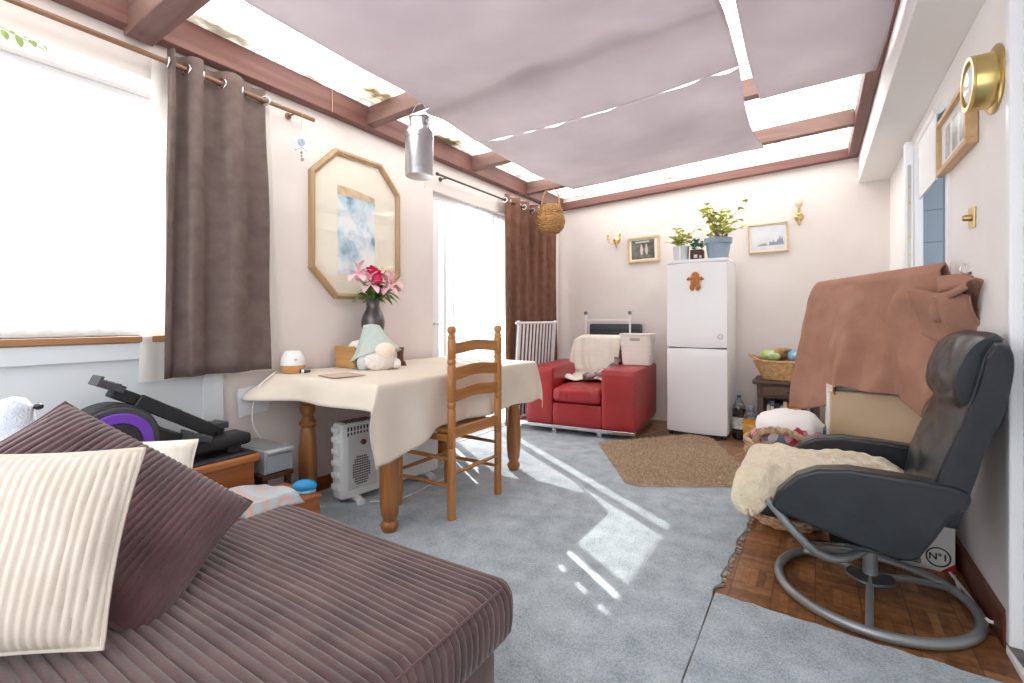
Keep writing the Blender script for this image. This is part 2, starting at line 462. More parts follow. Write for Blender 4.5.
# kitchen glimpsed through the opening
def tiles():
    m, nt, b = nodes('blue_grey_tiles'); L = nt.links
    tc = N(nt, 'ShaderNodeTexCoord'); sp = N(nt, 'ShaderNodeSeparateXYZ'); cb = N(nt, 'ShaderNodeCombineXYZ')
    L.new(tc.outputs['Object'], sp.inputs[0]); ad = N(nt, 'ShaderNodeMath', operation='ADD'); L.new(sp.outputs[0], ad.inputs[0]); L.new(sp.outputs[1], ad.inputs[1]); L.new(ad.outputs[0], cb.inputs[0]); L.new(sp.outputs[2], cb.inputs[1])
    br = N(nt, 'ShaderNodeTexBrick'); br.offset = 0; br.inputs['Scale'].default_value = 1; br.inputs['Brick Width'].default_value = .2; br.inputs['Row Height'].default_value = .2; br.inputs['Mortar Size'].default_value = .004
    br.inputs['Color1'].default_value = rgb(128,144,160); br.inputs['Color2'].default_value = rgb(138,154,168); br.inputs['Mortar'].default_value = rgb(104,116,128)
    L.new(cb.outputs[0], br.inputs['Vector']); L.new(br.outputs[0], b.inputs['Base Color']); b.inputs['Roughness'].default_value = .3
    return m
_kt = tiles()
struct(MB().box(1.55, 1.6, 2.6, 7.5, 0, 2.4).build('wall_kitchen', _kt, smooth=False))
struct(MB().box(XR+.10, 1.6, 2.75, 5.8, 2.4, 2.45).build('ceiling_kitchen', W_WHITE, smooth=False))
struct(MB().box(XR+.09, 1.6, 2.6, 7.5, -.08, 0).build('floor_kitchen', VINYL, smooth=False))

struct(MB().box(XR+.10, 1.6, 5.7, 5.75, 0, 2.4).build('wall_kitchen_end', _kt, smooth=False))
struct(MB().box(XR, XR+T, YB+.001, 5.75, 0, 2.9).build('wall_sunblock', W_WHITE, smooth=False))  # unseen wall length added to keep the sun off the kitchen end
# baseboards
struct(MB().box(XL, XL+.018, WY1+.06, DY0-.05, 0, .10).build('baseboard_left', SKIRT, smooth=False, bevel=.004))
struct(MB().box(XL+.02, XR-.02, YB-.018, YB, 0, .09).build('baseboard_back', mat('cream_skirting', rgb(226,214,204), .6), smooth=False, bevel=.004))
struct(MB().box(XR-.02, XR, NY1, OY0, 0, .11).build('baseboard_right', wood('dark_skirting', rgb(88,40,24), rgb(122,62,40), 'y', 10, .4), smooth=False, bevel=.004))

# ------------------------------------------------------------------ roof timbers and translucent roof
def beamY(name, x0, x1, y0, y1, h, m=BEAM):
    z0, z1 = zr(x0), zr(x1)
    return struct(MB().add([(x0,y0,z0),(x1,y0,z1),(x1,y1,z1),(x0,y1,z0),(x0,y0,z0+h),(x1,y0,z1+h),(x1,y1,z1+h),(x0,y1,z0+h)],
        [(0,3,2,1),(4,5,6,7),(0,1,5,4),(1,2,6,5),(2,3,7,6),(3,0,4,7)]).build(name, m, smooth=False, bevel=.004))
beamY('trim_1', XL, XL+.07, YF, YB, .15)
beamY('trim_2', XL, .33, YB-.07, YB, .085, wood('beam_back', rgb(104,66,59), rgb(138,96,88), 'x', 10, .6))
beamY('trim_3', .255, .33, YF, YB-.07, .12)
RAF = [(-.25,.075),(.97,.115),(2.33,.075),(3.53,.075),(4.52,.075)]
for k, (y, wd) in enumerate(RAF):
    o = .02 if wd < .1 else -.03
    mb = MB(); x0, x1 = XL+.02, .255
    mb.add([(x0,y-wd/2,zr(x0)+o),(x1,y-wd/2,zr(x1)+o),(x1,y+wd/2,zr(x1)+o),(x0,y+wd/2,zr(x0)+o),(x0,y-wd/2,zr(x0)+.14),(x1,y-wd/2,zr(x1)+.14),(x1,y+wd/2,zr(x1)+.14),(x0,y+wd/2,zr(x0)+.14)],
        [(0,3,2,1),(4,5,6,7),(0,1,5,4),(1,2,6,5),(2,3,7,6),(3,0,4,7)])
    struct(mb.build('trim_%d' % (4+k), BEAMX, smooth=False, bevel=.005))
def roofmat():
    m, nt, b = nodes('translucent_roof_sheet'); L = nt.links; out = nt.nodes['Material Output']
    tc = N(nt, 'ShaderNodeTexCoord'); n = N(nt, 'ShaderNodeTexNoise'); n.inputs['Scale'].default_value = 2.6; n.inputs['Detail'].default_value = 6
    mp = N(nt, 'ShaderNodeMapping'); mp.inputs['Scale'].default_value = (1.6, .8, 1); L.new(tc.outputs['Object'], mp.inputs[0]); L.new(mp.outputs[0], n.inputs['Vector'])
    sp = N(nt, 'ShaderNodeSeparateXYZ'); L.new(tc.outputs['Object'], sp.inputs[0])
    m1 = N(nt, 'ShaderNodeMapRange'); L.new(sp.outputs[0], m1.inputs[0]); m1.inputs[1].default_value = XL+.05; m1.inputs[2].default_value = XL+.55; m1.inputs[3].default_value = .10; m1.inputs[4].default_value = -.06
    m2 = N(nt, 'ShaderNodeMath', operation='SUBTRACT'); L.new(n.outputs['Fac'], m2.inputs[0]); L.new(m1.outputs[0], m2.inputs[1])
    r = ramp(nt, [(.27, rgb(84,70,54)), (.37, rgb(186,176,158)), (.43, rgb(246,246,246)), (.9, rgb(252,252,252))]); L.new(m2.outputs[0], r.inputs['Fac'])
    tr = N(nt, 'ShaderNodeBsdfTranslucent'); L.new(r.outputs[0], tr.inputs[0])
    df = N(nt, 'ShaderNodeBsdfDiffuse'); L.new(r.outputs[0], df.inputs[0])
    tp = N(nt, 'ShaderNodeBsdfTransparent'); tp.inputs[0].default_value = (.95,.96,.97,1)
    mx = N(nt, 'ShaderNodeMixShader'); mx.inputs[0].default_value = .18
    L.new(tr.outputs[0], mx.inputs[1]); L.new(df.outputs[0], mx.inputs[2])
    L.new(mx.outputs[0], out.inputs['Surface'])
    return m
def roof(u, v):
    x = lerp(XL-.05, .34, u); y = lerp(YF, YB+.1, v)
    return (x, y, zr(x) + .152 + .006*sin(y*2*pi/.09))
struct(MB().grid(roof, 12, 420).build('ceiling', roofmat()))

# ------------------------------------------------------------------ window in the left wall
wn = thing('window_1', 'large white window with wooden sill behind a net curtain', 'window', (0,0,0), 0, None, 'structure')
def wframe(y0, y1, z0, z1, x, wd=.055, th=.06, mull=(), trans=()):
    mb = MB()
    mb.box(x, x+th, y0, y0+wd, z0, z1).box(x, x+th, y1-wd, y1, z0, z1).box(x, x+th, y0+wd, y1-wd, z0, z0+wd).box(x, x+th, y0+wd, y1-wd, z1-wd, z1)
    for y in mull: mb.box(x, x+th, y-wd/2, y+wd/2, z0+wd, z1-wd)
    for z in trans: mb.box(x+.002, x+th-.002, y0+wd, y1-wd, z-wd/2, z+wd/2)
    return mb
wframe(WY0, WY1, WZ0, WZ1, XL-T+.01, mull=(.2,), trans=(1.86,)).build('window_frame', UPVC, wn, smooth=False, bevel=.004)
MB().box(XL-T+.03, XL-T+.036, WY0+.055, WY1-.055, WZ0+.055, WZ1-.055).build('pane', glassmat(), wn, smooth=False)
MB().box(XL-T, XL+.035, WY0, WY1, WZ0-.03, WZ0).build('sill', wood('oak_sill', rgb(150,104,66), rgb(186,140,98), 'y', 10, .4), wn, smooth=False, bevel=.004)
# boarded panel below the window
pb = MB().box(XL, XL+.012, WY0, WY1+.05, 0, WZ0-.032)
pb.box(XL+.012, XL+.026, WY0, WY1+.05, .93, WZ0-.032).box(XL+.012, XL+.03, WY1-.05, WY1+.05, 0, .93)
struct(pb.build('trim_10', PANEL, smooth=False, bevel=.003))
# white band between the rod and the window head
struct(MB().box(XL, XL+.02, WY0, WY1-.02, WZ1, WZ1+.07).build('trim_11', W_WHITE, smooth=False, bevel=.003))

# ------------------------------------------------------------------ patio door in the left wall
d1 = thing('door_1', 'white glazed patio door behind a sheer curtain', 'door', (0,0,0), 0, None, 'structure')
wframe(DY0, DY1, .02, DZ1, XL-T+.01, .05, .06, mull=(4.02, 3.40, 3.268)).box(XL-T+.012, XL-T+.068, DY0+.05, DY0+.14, .07, DZ1-.05).build('door_frame', UPVC, d1, smooth=False, bevel=.004)
MB().box(XL-T+.03, XL-T+.036, DY0+.05, DY1-.05, .07, DZ1-.05).build('pane', glassmat(), d1, smooth=False)
MB().box(XL-T, XL, DY0, DY1, 0, .02).build('threshold', UPVC, d1, smooth=False)
MB().box(XL-T+.07, XL-T+.085, DY0+.012, DY0+.038, .98, 1.12).tube([(XL-T+.1,DY0+.025,1.08),(XL-T+.12,DY0+.025,1.08),(XL-T+.12,DY0+.12,1.08)], .008).build('handle', CHROME, d1)

# ------------------------------------------------------------------ kitchen opening frame and outer door on the right
d2 = thing('door_2', 'white framed doorway to the kitchen in the right wall', 'doorway', (0,0,0), 0, None, 'structure')
fm = MB().box(XR-.03, XR+.014, OY1-.03, OY1+.02, 0, OZ+.04).box(XR-.01, XR+T+.01, OY0-.02, OY0+.04, 0, OZ+.04).box(XR-.01, XR+T+.01, OY0+.04, OY1-.03, OZ-.03, OZ+.04)
fm.build('door_frame', UPVC, d2, smooth=False, bevel=.004)
MB().box(XR+.014, XR+T+.01, OY1-.022, OY1+.001, 0, OZ).build('reveal_panel', _kt, d2, smooth=False)
lf = MB().box(XR-.075, XR-.03, OY1-.015, OY1+.05, .02, OZ+.09)
lf.build('door_leaf', UPVC, d2, smooth=False, bevel=.004)
lk = MB().box(XR-.062, XR-.044, OY1-.019, OY1-.015, .7, 2.1)
lk.build('lock_strip', mat('pale_metal', rgb(205,200,190), .3, .8), d2, smooth=False)
lk2 = MB()
for z in (1.45,1.52,1.63,1.85,1.95): lk2.box(XR-.058, XR-.048, OY1-.022, OY1-.019, z, z+.02)
lk2.build('latch', BRASS, d2, smooth=False)
d3 = thing('door_3', 'white outer door frame at the edge of the right wall', 'door', (0,0,0), 0, None, 'structure')
MB().box(XR-.012, XR+T, NY1-.03, NY1+.012, 0, 2.3).box(XR+.02, XR+T, NY1-.085, NY1-.03, 0, 2.3).box(XR-.012, XR+T, NY0, NY0+.06, 0, 2.3).build('door_frame', UPVC, d3, smooth=False, bevel=.006)
MB().box(XR+.05, XR+T-.01, NY0+.06, NY1-.085, .05, 2.3).build('door_panel', UPVC, d3, smooth=False, bevel=.006)
MB().box(XR-.02, XR+T, NY0, NY1-.03, 0, .022).build('threshold', W_WHITE, d3, smooth=False, bevel=.003)
MB().bar((XR-.005, 2.37, .024), (XR+.03, 1.9, .024), .035, .003).build('tape_strip', mat('grey_tape', rgb(92,86,88), .7, c2=rgb(130,124,126), ns=25), d3, smooth=False)
# ------------------------------------------------------------------ corduroy sofa and cushions
CORD = mat('brown_corduroy', rgb(98,77,75), .95, c2=rgb(74,56,57), ns=9, bs=160, bstr=.2, sheen=.4, spec=.1)
CORD2 = mat('plum_corduroy', rgb(98,70,74), .95, c2=rgb(78,54,58), ns=9, bs=160, bstr=.2, sheen=.4, spec=.1)
CREAMC = mat('cream_corduroy', rgb(216,206,195), .95, c2=rgb(204,193,180), ns=7, bs=160, bstr=.2, sheen=.2, spec=.1)
def ribs(per, amp, ax):
    return lambda p, n: amp * (abs(sin(pi * p[ax] / per)) ** .5 - 1)
sofa = thing('corner_sofa', 'brown corduroy corner sofa with a wide chaise seat', 'sofa', (-1.64, .3, 0))
def soff(p, n):
    return ribs(.0215, .0085, 1)(p, n) + (.012*nz(p.x*2.2, p.y*2.2, 3) + .018*(1-((p.x-.5)/.5)**2)*(1 - (p.y/.8)**2) if n.z > .5 else 0)
SX = 1.64
mb = MB().rbox((0.0, -1.0, .300), (1.0, .76, .458), .055, (.022, .0038, .03), soff)
ch = mb.build('chaise_cushion', CORD, sofa, merge=.0004)
mb = MB().rbox((-.50, -1.0, .300), (-.005, .50, .46), .055, (.03, .0038, .03), soff)
mb.build('seat_cushion', CORD, sofa, merge=.0004)
mb = MB().rbox((.02, -1.0, .05), (.955, .72, .306), .02, (.0045, .03, .05), ribs(.0215, .007, 0))
mb.build('base', CORD, sofa, merge=.0004)
MB().rbox((-.48, -1.0, .05), (.015, .46, .306), .02, (.02, .03, .05)).build('base', CORD, sofa, merge=.0004)
MB().tube([(.968, -1.0+.05, .304), (.968, .70, .304)], .004, 6).tube([(1.0-.02, -.95, .447), (1.0-.02, .70, .447)], .0035, 6).build('piping', CORD2, sofa)
for x, y in ((-.42,-.9),(-.42,.40),(.9,-.9),(.9,.65)):
    MB().lathe([(.02,0),(.028,.055)], 14, (x,y,0)).build('foot', BLACK, sofa)

def pillow(name, label, Tc, Rc, Bc, th, m, per, amp, group=None, wr=0, ribax=0, seed=1):
    """soft square cushion through three corners (T, R, B); ribs run along the R-B edge"""
    Tc, Rc, Bc = V(Tc), V(Rc), V(Bc)
    e1 = (Rc-Tc); w = e1.length; e1.normalize()
    e2 = (Bc-Rc); h = (e2 - e1*e2.dot(e1)).length; e2 = (e2 - e1*e2.dot(e1)).normalized()
    nn = e1.cross(e2).normalized()
    c = Tc + e1*w/2 + e2*h/2
    if nn.dot(V((0,0,1.12))-c) < 0: nn = -nn
    M4 = frame_mat(V((0,0,0)), e1, e2, nn)
    mb = MB(); nu = int(w/per*5); nv = 48
    if ribax: nu, nv = 48, int(h/per*5)
    for sgn in (1, -1):
        def fn(u, v):
            a = 2*u-1; b = 2*v-1
            x = w/2*a*(1-.06*(1-b*b)*abs(a)**3) ; y = h/2*b*(1-.06*(1-a*a)*abs(b)**3)
            prof = (max(0,1-a**4))**.55 * (max(0,1-b**4))**.55
            z = th/2*prof*(.75+.25*(1-a*a)*(1-b*b)) + .012*nz(a*1.7+seed, b*1.7, sgn)*prof + wr*prof*sin(6*(a*.6+b))*sm(.0,1,b)*.5
            t = x if not ribax else y
            z += amp*(abs(sin(pi*t/per))**.6-1)*(.2+.8*min(1,prof*3))
            return M4 @ V((x, y, sgn*z))
        b0 = len(mb.f); mb.grid(fn, nu, nv)
        if sgn < 0:
            for k in range(b0, len(mb.f)): mb.f[k] = tuple(reversed(mb.f[k]))
    o = mb.build(name, m, None, ang=80)
    o.location = c
    tag(o, label, 'cushion', group)
    # piped edge
    pts = []
    for a, b in [(lerp(-1,1,k/24),-1) for k in range(24)] + [(1,lerp(-1,1,k/24)) for k in range(24)] + [(lerp(1,-1,k/24),1) for k in range(24)] + [(-1,lerp(1,-1,k/24)) for k in range(24)]:
        pts.append(M4 @ V((w/2*a*(1-.06*(1-b*b)*abs(a)**3), h/2*b*(1-.06*(1-a*a)*abs(b)**3), 0)))
    MB().tube(pts, .005, 6, closed=True).build('edge_seam', m, o)
    return o
pillow('scatter_cushion', 'large plum corduroy cushion behind the cream one on the sofa', (-1.784,.47,.885), (-1.468,.823,.555), (-1.235,.385,.490), .15, CORD2, .0165, .006, wr=.012)
pillow('scatter_cushion', 'cream ribbed cushion leaning on the plum cushion', (-1.485,.145,.864), (-1.215,.449,.842), (-1.128,.358,.500), .11, CREAMC, .0155, .0065, seed=4)
pillow('scatter_cushion', 'cream cushion peeping out behind the plum cushion by the pedal trainer', (-2.16,.60,.69), (-2.005,.915,.655), (-1.925,.865,.470), .09, mat('cream_plain', rgb(240,234,222), .95, bs=120, bstr=.2), .03, .002, seed=9)

# ------------------------------------------------------------------ chest, pedal trainer and clutter beside the sofa
CHEST = wood('orange_brown_wood', rgb(150,84,40), rgb(184,116,62), 'y', 12, .45, .1)
ct = thing('wooden_chest', 'orange-brown wooden chest under the pedal trainer', 'chest', (-2.52, .92, 0))
MB().box(-.155,.155,-.30,.42,0,.41).build('body', CHEST, ct, smooth=False, bevel=.005)
MB().box(-.17,.178,-.32,.44,.41,.45).build('lid', CHEST, ct, bevel=.012, seg=3)
mt = MB().box(-2.675,-2.36,.605,1.35,.4505,.457).build('rubber_mat', mat('black_rubber_mat', rgb(48,48,54), .8, bs=200, bstr=.3), smooth=False, bevel=.002)
tag(mt, 'thin black mat lying on the wooden chest', 'mat')
et = thing('pedal_trainer', 'black under-desk pedal trainer with a purple flywheel ring on the chest', 'exercise machine', (-2.49, 1.0, .4575))
YZ = frame_mat((0,0,0), (0,1,0), (0,0,1), (1,0,0))      # local xy -> world YZ
def at_x(x): return frame_mat((x,0,0), (0,1,0), (0,0,1), (1,0,0))
GREYM = mat('charcoal_plastic', rgb(70,72,76), .42)
hous = [(-.42,.02)] + [(-.20+.165*cos(a), .145+.165*sin(a)) for a in [radians(200-k*8) for k in range(24)]] + [(.12,.10),(.30,.075),(.32,.02)]
MB().prism(hous, .13, at_x(-.01)).build('housing', BLACK, et, bevel=.012, seg=3)
MB().prism(circ(.152,40,(-.20,.145)), .016, at_x(.062)).build('flywheel_cover', GREYM, et, bevel=.004)
r_ = MB(); ring(r_, .128, .088, .016, at_x(.074) @ Matrix.Translation((-.20,.145,0))); r_.build('flywheel_ring', mat('purple_plastic', rgb(118,66,190), .4), et, bevel=.003)
MB().prism(circ(.087,32,(-.20,.145)), .014, at_x(.072)).build('flywheel_hub', mat('hub_grey', rgb(52,48,52), .4), et, bevel=.004)
MB().bar((.0,-.20,.362),(.0,.05,.22),.06,.05).bar((.0,.02,.235),(.0,.24,.10),.05,.045).bar((.045,-.12,.315),(.045,.20,.115),.012,.06).build('crank_arm', BLACK, et, bevel=.006)
def pedal(y, z, sl, x):
    mb = MB().box(-.05,.05,-.045,.045,-.016,.014)
    for k in range(3): mb.box(-.045,.045,-.030+k*.026-.005,-.030+k*.026+.005,.014,.018)
    mb.box(-.05,.05,-.054,-.042,-.016,.026)
    mb.xf(Matrix.Translation((x,y,z)) @ Matrix.Rotation(sl,4,'X'))
    return mb
pedal(-.205,.385,-.45,.0).build('pedal', GREYM, et, bevel=.004)
pedal(.10,.115,-.3,.07).build('pedal', GREYM, et, bevel=.004)
pedal(.24,.13,.05,-.06).build('pedal', GREYM, et, bevel=.004)
MB().rbox((-.06,-.02,.035),(.09,.35,.095),.02,.02).build('front_rail', BLACK, et, merge=.0005)
for x in (-.05,.06): MB().prism(circ(.034,24,(.27,.034)), .03, at_x(x)).build('wheel', BLACK, et, bevel=.006)
MB().box(-.09,.09,-.40,-.36,0,.03).build('stabiliser', BLACK, et, bevel=.006)

gb = thing('plastic_storage_unit', 'small grey plastic drawer unit beside the wooden chest', 'drawer unit', (-2.525, 1.47, .32))
GP = mat('grey_plastic_box', rgb(170,178,184), .4)
MB().box(-.165,.15,-.072,.078,0,.122).build('body', GP, gb, bevel=.004)
MB().box(.15,.166,-.068,.074,.006,.095).build('drawer_front', mat('blue_grey_front', rgb(156,168,176), .35), gb, bevel=.004)
MB().tube([(.163,-.07,.112),(.163,.076,.112)], .011, 12).build('handle', mat('pale_silver', rgb(210,214,216), .3, .4), gb)
MB().box(-.15,.14,-.065,.07,.122,.126).build('lid_panel', mat('grey_lid', rgb(140,142,144), .4), gb, bevel=.003)
st = thing('low_stand', 'small dark stool carrying the grey drawer unit by the wall', 'stool', (-2.525, 1.465, 0))
DKW = wood('dark_wood', rgb(62,40,30), rgb(92,62,46), 'z', 12, .5)
MB().box(-.165,.165,-.085,.085,.295,.32).build('seat', DKW, st, smooth=False, bevel=.004)
for x in (-.14,.14):
    for y in (-.065,.065): MB().box(x-.014,x+.014,y-.014,y+.014,0,.295).build('leg', DKW, st, smooth=False, bevel=.003)
lb = thing('storage_box', 'low wooden box under the folded grey towel', 'box', (-2.12, 1.275, 0))
MB().box(-.19,.10,-.17,.19,.0,.262).build('body', CHEST, lb, smooth=False, bevel=.004)
MB().box(-.196,.108,-.176,.196,.262,.277).build('lid', CHEST, lb, smooth=False, bevel=.004)
TOW = None
def towelmat():
    m, nt, b = nodes('grey_orange_towel'); L = nt.links
    tc = N(nt, 'ShaderNodeTexCoord'); wv = N(nt, 'ShaderNodeTexWave'); wv.wave_type = 'RINGS'; wv.inputs['Scale'].default_value = 5; wv.inputs['Distortion'].default_value = 2.5
    L.new(tc.outputs['Object'], wv.inputs['Vector'])
    r = ramp(nt, [(.0, rgb(198,204,210)), (.80, rgb(190,198,206)), (.97, rgb(226,182,164))]); L.new(wv.outputs['Fac'], r.inputs[0]); L.new(r.outputs[0], b.inputs['Base Color'])
    b.inputs['Roughness'].default_value = .95
    n2 = N(nt, 'ShaderNodeTexNoise'); n2.inputs['Scale'].default_value = 120; L.new(tc.outputs['Object'], n2.inputs['Vector'])
    bp = N(nt, 'ShaderNodeBump'); bp.inputs['Strength'].default_value = .3; bp.inputs['Distance'].default_value = .004; L.new(n2.outputs[0], bp.inputs['Height']); L.new(bp.outputs[0], b.inputs['Normal'])
    return m
def tw(u, v):
    x = lerp(-.19,.115,u); y = lerp(-.175,.10,v)
    z = .045 + .018*nz(x*6,y*6,1) + .01*sin(x*22+y*9) 
    e = min(u,1-u,v,1-v); z -= .045*(1-sm(0,.10,e))
    return (x, y, z)
mb = MB().grid(tw, 36, 30)
o = mb.build('towel', towelmat(), None, solid=.006, off=-1); o.location = (-2.12, 1.275, .279); tag(o, 'folded grey towel with orange pattern on the low wooden box', 'towel')
bt = thing('blue_slipper', 'bright blue rubber clog on the low box by the table leg', 'shoe', (-2.10, 1.425, .279), .7)
BLUE = mat('bright_blue', rgb(40,150,205), .5)
def shoe_fn(d): return .18*d.x
MB().ell((0,0,.032), (.058,.034,.03), 20, 12, None, shoe_fn).build('upper', BLUE, bt)
MB().prism([(-.055,-.024),(.04,-.03),(.064,0),(.04,.03),(-.055,.024)], .016, Matrix.Translation((0,0,.008))).build('sole', mat('pale_blue_sole', rgb(150,200,225), .6), bt, bevel=.004)
MB().ell((-.07,.0,.018),(.02,.016,.014),12,8).build('strap', mat('tan_strap', rgb(176,112,92), .7), bt)

# plush toy at the left edge
PLU = mat('pale_grey_plush', rgb(214,220,230), 1, c2=rgb(196,204,218), ns=40, bs=140, bstr=.6, bdist=.008, sheen=.4)
pl = thing('plush_seal', 'pale grey plush seal with a white heart patch at the window wall', 'soft toy', (-2.28, .470, .45))
MB().lathe([(.09,0),(.135,.05),(.14,.12),(.115,.20),(.075,.27),(.055,.33),(.05,.37),(.03,.40),(.0,.41)], 26, (0,0,0)).build('body', PLU, pl)
MB().ell((.035,.055,.155),(.045,.075,.06),16,10,Matrix.Rotation(.95,4,'Z')).ell((.065,.06,.155),(.055,.05,.045),16,10).build('heart_patch', mat('white_plush', rgb(248,248,246), 1, bs=140, bstr=.4), pl)
MB().ell((.03,.055,.37),(.014,.014,.011),12,8).build('nose', BLACK, pl)
MB().ell((.0,.12,.08),(.04,.06,.03),14,8).build('flipper', PLU, pl)
MB().ell((.1,-.08,.06),(.05,.04,.03),14,8).build('flipper', PLU, pl)

sb = thing('upholstered_stool', 'brown corduroy stool behind the sofa carrying the plush seal', 'stool', (-2.38,.36,0))
MB().rbox((-.2,-.3,.30),(.2,.19,.448),.03,.04).build('seat', CORD, sb, merge=.0005)
MB().box(-.18,.18,-.28,.17,.06,.30).build('base', CORD, sb, bevel=.01)
for x in (-.15,.15):
    for y in (-.25,.14): MB().lathe([(.02,0),(.024,.06)],12,(x,y,0)).build('foot', BLACK, sb)
# ------------------------------------------------------------------ dining table, cloth, chair, heater
TZ = .795
dt = thing('dining_table', 'rectangular wooden dining table with turned legs against the left wall', 'table', (-2.225, 2.38, 0))
hx, hy = .44, .77
MB().box(-hx,hx,-hy,hy,TZ-.035,TZ).build('tabletop', TABY, dt, smooth=False, bevel=.008)
ap = MB().box(hx-.115,hx-.09,-hy+.19,hy-.19,TZ-.135,TZ-.035).box(-hx+.09,-hx+.115,-hy+.19,hy-.19,TZ-.135,TZ-.035)
ap.box(-hx+.13,hx-.13,-hy+.145,-hy+.17,TZ-.135,TZ-.035).box(-hx+.13,hx-.13,hy-.17,hy-.145,TZ-.135,TZ-.035)
ap.build('apron', TABY, dt, smooth=False, bevel=.004)
prof = [(.026,0),(.034,.004),(.036,.02),(.044,.03),(.048,.045),(.044,.06),(.034,.07),(.036,.085),(.044,.10),(.05,.16),(.053,.24),(.052,.32),(.047,.40),(.042,.455),(.034,.475),(.05,.492),(.05,.505),(.036,.52),(.03,.54),(.042,.565),(.046,.59),(.034,.61),(.046,.625),(.047,.64)]
for x in (-.345,.345):
    for y in (-.60,.62):
        m_ = MB().lathe(prof, 24, (x,y,0)); m_.box(x-.048,x+.048,y-.048,y+.048,.64,TZ-.035)
        m_.build('leg', TABW, dt)
# tablecloth
LINEN = cloth('oatmeal_linen', rgb(238,227,213), rgb(231,219,204), transl=.12, ns=4, bs=220, bstr=.12)
CX0, CX1, CY0, CY1 = -hx-.0, hx+.34, -hy-.125, hy+.24
def cl(u, v):
    y = lerp(CY0, CY1, v); x = lerp(CX0, hx+.285+.10*(1-sm(-.72,-.28,y)), u)
    ex = max(0, x-hx); n_ = max(0, -hy-y); fa = max(0, y-hy)
    ey = max(n_, fa)
    d = sqrt(ex*ex+ey*ey) if ex and ey else max(ex, ey)
    px, py, pz = x, y, TZ+.005
    if ex: px = hx + .012*(1-exp(-ex*40)) + .16*ex*(.6+.4*sin(y*7+1)) *(.5) + (.018*sin(y*11+.5) + .012*sin(y*23))*sm(0,.3,ex)
    if n_: py = -hy - .012*(1-exp(-n_*40)) - .28*n_ - (.015*sin(x*13))*sm(0,.14,n_)
    if fa: py = hy + .012*(1-exp(-fa*40)) + .30*fa + (.02*sin(x*12))*sm(0,.2,fa)
    # near corner by the wall kicks outwards
    if n_: py -= .12*sm(.1,.44,-x)*sm(0,.12,n_); 
    fall = min(d, max(ex,ey) + .35*min(ex,ey))
    pz -= .985*fall
    if not ex and not ey:
        pz += .003*(nz(x*5,y*5)+.4)
    # round the table edge
    return (px, py, pz)
mb = MB().grid(cl, 84, 120)
tc_ = mb.build('tablecloth', LINEN, None, ang=180, solid=.003, off=1); tc_.location = dt.location
tag(tc_, 'oatmeal linen cloth draped over the dining table', 'tablecloth')

# ladder-back chair
def ladder_chair():
    c = thing('ladder_back_chair', 'honey pine ladder-back chair pulled up to the dining table', 'chair', (-1.905, 2.292, 0))
    bx, by = .208, .229
    post = [(.021,0),(.0235,.01),(.0235,.20),(.020,.206),(.0235,.212),(.0235,.40),(.020,.406),(.0235,.412),(.0235,.62),(.019,.626),(.0235,.632),(.0235,.655),(.019,.661),(.0235,.667),(.0235,.86),(.019,.866),(.0235,.872),(.0235,.893),(.019,.899),(.0235,.905),(.0235,1.0),(.019,1.008),(.0235,1.018),(.017,1.03),(.015,1.036),(.024,1.05),(.024,1.066),(.016,1.078),(.0,1.082)]
    for s in (-1,1):
        MB().lathe(post, 18, (bx, s*by, 0)).build('back_post', PINE, c)
        MB().lathe([(.018,0),(.022,.02),(.022,.44),(.018,.47)], 16, (-.2, s*(by-.005), 0)).build('front_leg', PINE, c)
    for z, h in ((.70,.068),(.822,.068),(.962,.062)):
        def top(y): return .012*cos(y/.21*pi*1.0)*1 + .008*cos(y/.21*pi*2)
        poly = []
        ys = [lerp(-.212,.212,k/28) for k in range(29)]
        poly = [(y, h/2 + .007*cos(y/.212*pi*.98)) for y in ys] + [(y, -h/2 + .007*cos(y/.212*pi*.98)) for y in reversed(ys)]
        MB().prism(poly, .016, frame_mat((bx,0,z), (0,1,0), (0,0,1), (1,0,0))).build('slat', PINEY, c, bevel=.004)
    MB().box(bx-.012,bx+.012,-by+.02,by-.02,.455,.515).build('rear_rail', PINEY, c, bevel=.004)
    MB().box(-.205,-.18,-by+.02,by-.02,.44,.475).build('front_rail', PINEY, c, bevel=.004)
    for s in (-1,1): MB().box(-.19,bx-.018,s*by-.011,s*by+.011,.44,.475).build('side_rail', PINEX, c, bevel=.004)
    def seat(u,v):
        x = lerp(-.215,.19,u); y = lerp(-.215,.215,v); return (x,y,.482-.012*(1-(x/.22)**2)*(1-(y/.22)**2))
    MB().grid(seat, 20, 20).build('seat', wood('pine_seat', rgb(176,112,52), rgb(206,146,82), 'x', 12, .45), c, solid=.016, off=1)
    for s in (-1,1):
        for z in (.19,.34): MB().tube([(-.2,s*by,z),(0,s*by,z+.004),(bx,s*by,z)], [.009,.0125,.009], 12).build('side_stretcher', PINEX, c)
    MB().tube([(bx,-by,.26),(bx,0,.26),(bx,by,.26)], [.009,.0125,.009], 12).build('rear_stretcher', PINEY, c)
    for z in (.22,.36): MB().tube([(-.2,-by,z),(-.2,0,z),(-.2,by,z)], [.009,.0125,.009], 12).build('front_stretcher', PINEY, c)
    return c
ladder_chair()

